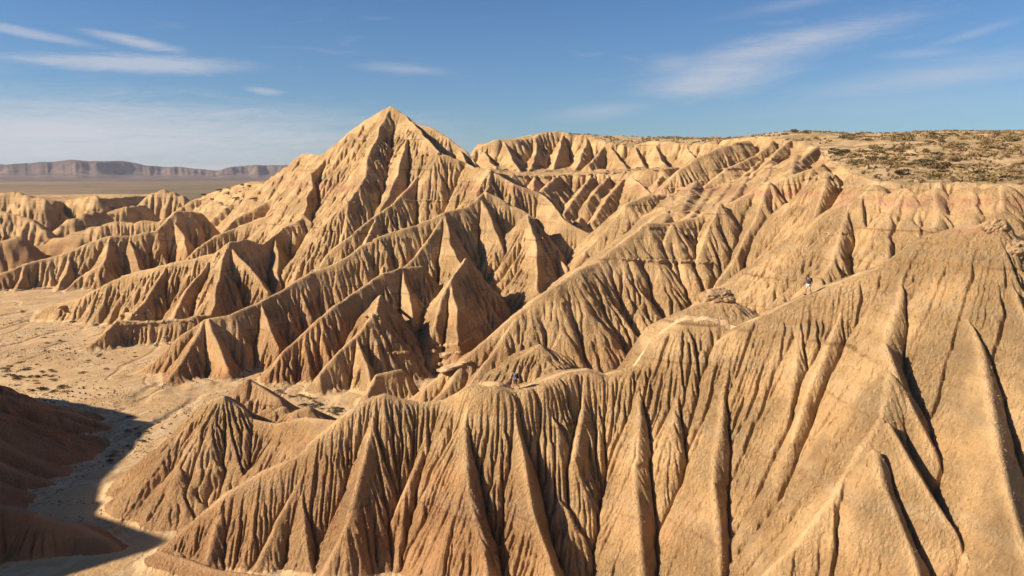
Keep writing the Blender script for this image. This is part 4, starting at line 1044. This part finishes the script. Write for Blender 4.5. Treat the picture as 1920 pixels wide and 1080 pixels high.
W2 = dict(pelvis=(0,0,.92,(.135,.11)), belly=(-.03,0,1.09,(.13,.10)), chest=(-.08,0,1.31,(.145,.105)), neck=(-.12,0,1.47,.052), chin=(-.155,0,1.54,.072), skull=(-.175,0,1.61,.092), crown=(-.165,0,1.68,.06),
    hipL=(-.02,.095,.87,.09), hipR=(.02,-.095,.87,.09), kneeL=(-.20,.10,.50,.062), ankleL=(-.20,.10,.09,.042), toeL=(-.38,.10,.035,.038),
    kneeR=(.02,-.10,.48,.062), ankleR=(.24,-.10,.15,.042), toeR=(.13,-.10,.035,.036),
    shoL=(-.08,.19,1.38,.055), elbL=(-.02,.27,1.11,.044), wriL=(-.28,.22,1.03,.030), palmL=(-.36,.20,1.04,.034),
    shoR=(-.08,-.19,1.38,.055), elbR=(.10,-.25,1.12,.044), wriR=(.02,-.26,.90,.030), palmR=(-.01,-.26,.82,.034))
M_BLUE = simple_mat('blue_shirt_cloth', (.03,.075,.30), .8, .12); M_OLIVE = simple_mat('olive_shorts_cloth', (.085,.07,.045), .9); M_DARK = simple_mat('dark_hat_cloth', (.03,.022,.018), .9)
M_BLACK = simple_mat('black_top_cloth', (.03,.022,.028), .9); M_WHITE = simple_mat('white_shorts_cloth', (.46,.46,.45), .8, .05); M_PACK = simple_mat('maroon_black_pack_cloth', (.05,.018,.03), .85); M_PACK2 = simple_mat('brown_black_pack_cloth', (.045,.03,.024), .85)
def walker_xy(u, v): 
    r = ray(u, v); D = np.linspace(70, 84, 160); h = height(D*r[0], D)
    w = np.nonzero(h/D >= r[2])[0]; i = w[0] if len(w) else int(np.argmax(h/D))
    return float(D[i]*r[0]), float(D[i])
def backpack(person_root, pos, mat, label):
    o = bpy.data.objects.new('backpack', None); COL.objects.link(o); R_ = person_root.rotation_euler.z
    o.location = person_root.location + Matrix.Rotation(R_, 4, 'Z') @ (Vector(pos)*1.1); o.scale = (1.1, 1.1, 1.1); o.rotation_euler = (0, .12, R_); tag(o, label, 'backpack')
    bm = bmesh.new(); bmesh.ops.create_cube(bm, size=1); bmesh.ops.bevel(bm, geom=bm.edges[:], offset=.22, segments=3, affect='EDGES')
    for v in bm.verts: v.co = Vector((v.co.x*.20, v.co.y*.32*(1-.2*max(v.co.z, 0)), v.co.z*.50))
    me = bpy.data.meshes.new('bag'); bm.to_mesh(me); bm.free(); me.materials.append(mat); b = bpy.data.objects.new('bag', me); COL.objects.link(b); b.parent = o
    bm = bmesh.new(); bmesh.ops.create_cube(bm, size=1); bmesh.ops.bevel(bm, geom=bm.edges[:], offset=.2, segments=2, affect='EDGES')
    for v in bm.verts: v.co = Vector((v.co.x*.09+.12, v.co.y*.24, v.co.z*.24-.10))
    me = bpy.data.meshes.new('pocket'); bm.to_mesh(me); bm.free(); me.materials.append(mat); b = bpy.data.objects.new('pocket', me); COL.objects.link(b); b.parent = o
    for s in (-1, 1):
        V = []; Fc = []
        for i, (x, z) in enumerate([(-.05,.20),(-.14,.26),(-.24,.22),(-.30,.08),(-.27,-.08),(-.12,-.16)]):
            V += [(x, .12*s-.025, z), (x, .12*s+.025, z), (x-.012, .12*s+.025, z+.012), (x-.012, .12*s-.025, z+.012)]
        for i in range(5):
            for k in range(4): a, b2 = i*4+k, i*4+(k+1) % 4; Fc.append((a, b2, b2+4, a+4))
        mesh_obj('strap', V, Fc, mat, o)
    return o
x, y = walker_xy(966, 731)
pr1 = person(x, y, math.radians(8), W1, 'walker in a blue shirt and dark knee length shorts descending the lower path', M_BLUE, M_OLIVE, M_DARK, .97, 'cap')
backpack(pr1, (.17, 0, 1.24), M_PACK, 'dark maroon backpack worn by the walker in blue')
M_POLE = simple_mat('pole_metal', (.30,.28,.26), .4)
def pole(a, b, label):
    a, b = Vector(a), Vector(b); d = (b-a); L = d.length; root = bpy.data.objects.new('walking_pole', None); COL.objects.link(root); root.location = b; root.rotation_euler = (a-b).to_track_quat('Z', 'Y').to_euler(); tag(root, label, 'walking pole')
    for nm, z0, z1, r, m in (('shaft', 0, L-.12, .008, M_POLE), ('grip', L-.12, L+.02, .017, M_SHOE)):
        V = [(math.cos(t)*r, math.sin(t)*r, z) for z in (z0, z1) for t in [k*math.pi/4 for k in range(8)]]
        mesh_obj(nm, V, [(k, (k+1) % 8, 8+(k+1) % 8, 8+k) for k in range(8)]+[tuple(range(8))[::-1], tuple(range(8, 16))], m, root)
mw = Matrix.Translation(pr1.location) @ Matrix.Rotation(math.radians(8), 4, 'Z') @ Matrix.Scale(1.1, 4)
def gnd(v): v = mw @ Vector(v); return Vector((v.x, v.y, zat(v.x, v.y)))
pole(mw @ Vector((-.34, .22, 1.07)), gnd((-.68, .30, 0)), 'walking pole planted ahead of the walker in blue')
pole(mw @ Vector((-.17, -.25, 1.0)), gnd((.18, -.34, 0)), 'walking pole trailing beside the walker in blue')
x, y = walker_xy(1516, 553)
pr2 = person(x, y, math.radians(16), W2, 'walker in a black top and white shorts higher on the path', M_BLACK, M_WHITE, M_DARK, .93, 'cap')
backpack(pr2, (.15, 0, 1.22), M_PACK2, 'dark brown backpack worn by the walker in white shorts')
# ------------------------------------------------------------------ air
def haze():
    x0, x1, y0, y1, z0, z1 = -31500, 31500, -31500, 31500, -60, 150
    V = [(x0,y0,z0),(x1,y0,z0),(x1,y1,z0),(x0,y1,z0),(x0,y0,z1),(x1,y0,z1),(x1,y1,z1),(x0,y1,z1)]
    o = mesh_obj('haze', V, [(0,3,2,1),(4,5,6,7),(0,1,5,4),(1,2,6,5),(2,3,7,6),(3,0,4,7)])
    o['kind'] = 'stuff'; o['label'] = 'thin pale air haze lying over the far plain and mesas'
    m = bpy.data.materials.new('air_haze'); m.use_nodes = True; g = NT(m.node_tree); out = g.n('ShaderNodeOutputMaterial'); v = g.n('ShaderNodeVolumePrincipled')
    v.inputs['Color'].default_value = (.86,.86,1.0,1); v.inputs['Density'].default_value = HAZE; v.inputs['Anisotropy'].default_value = .1
    g.t.links.new(v.outputs[0], out.inputs['Volume']); o.data.materials.append(m)
HAZE = 3.2e-5
haze()
print('done', time.time()-T0)
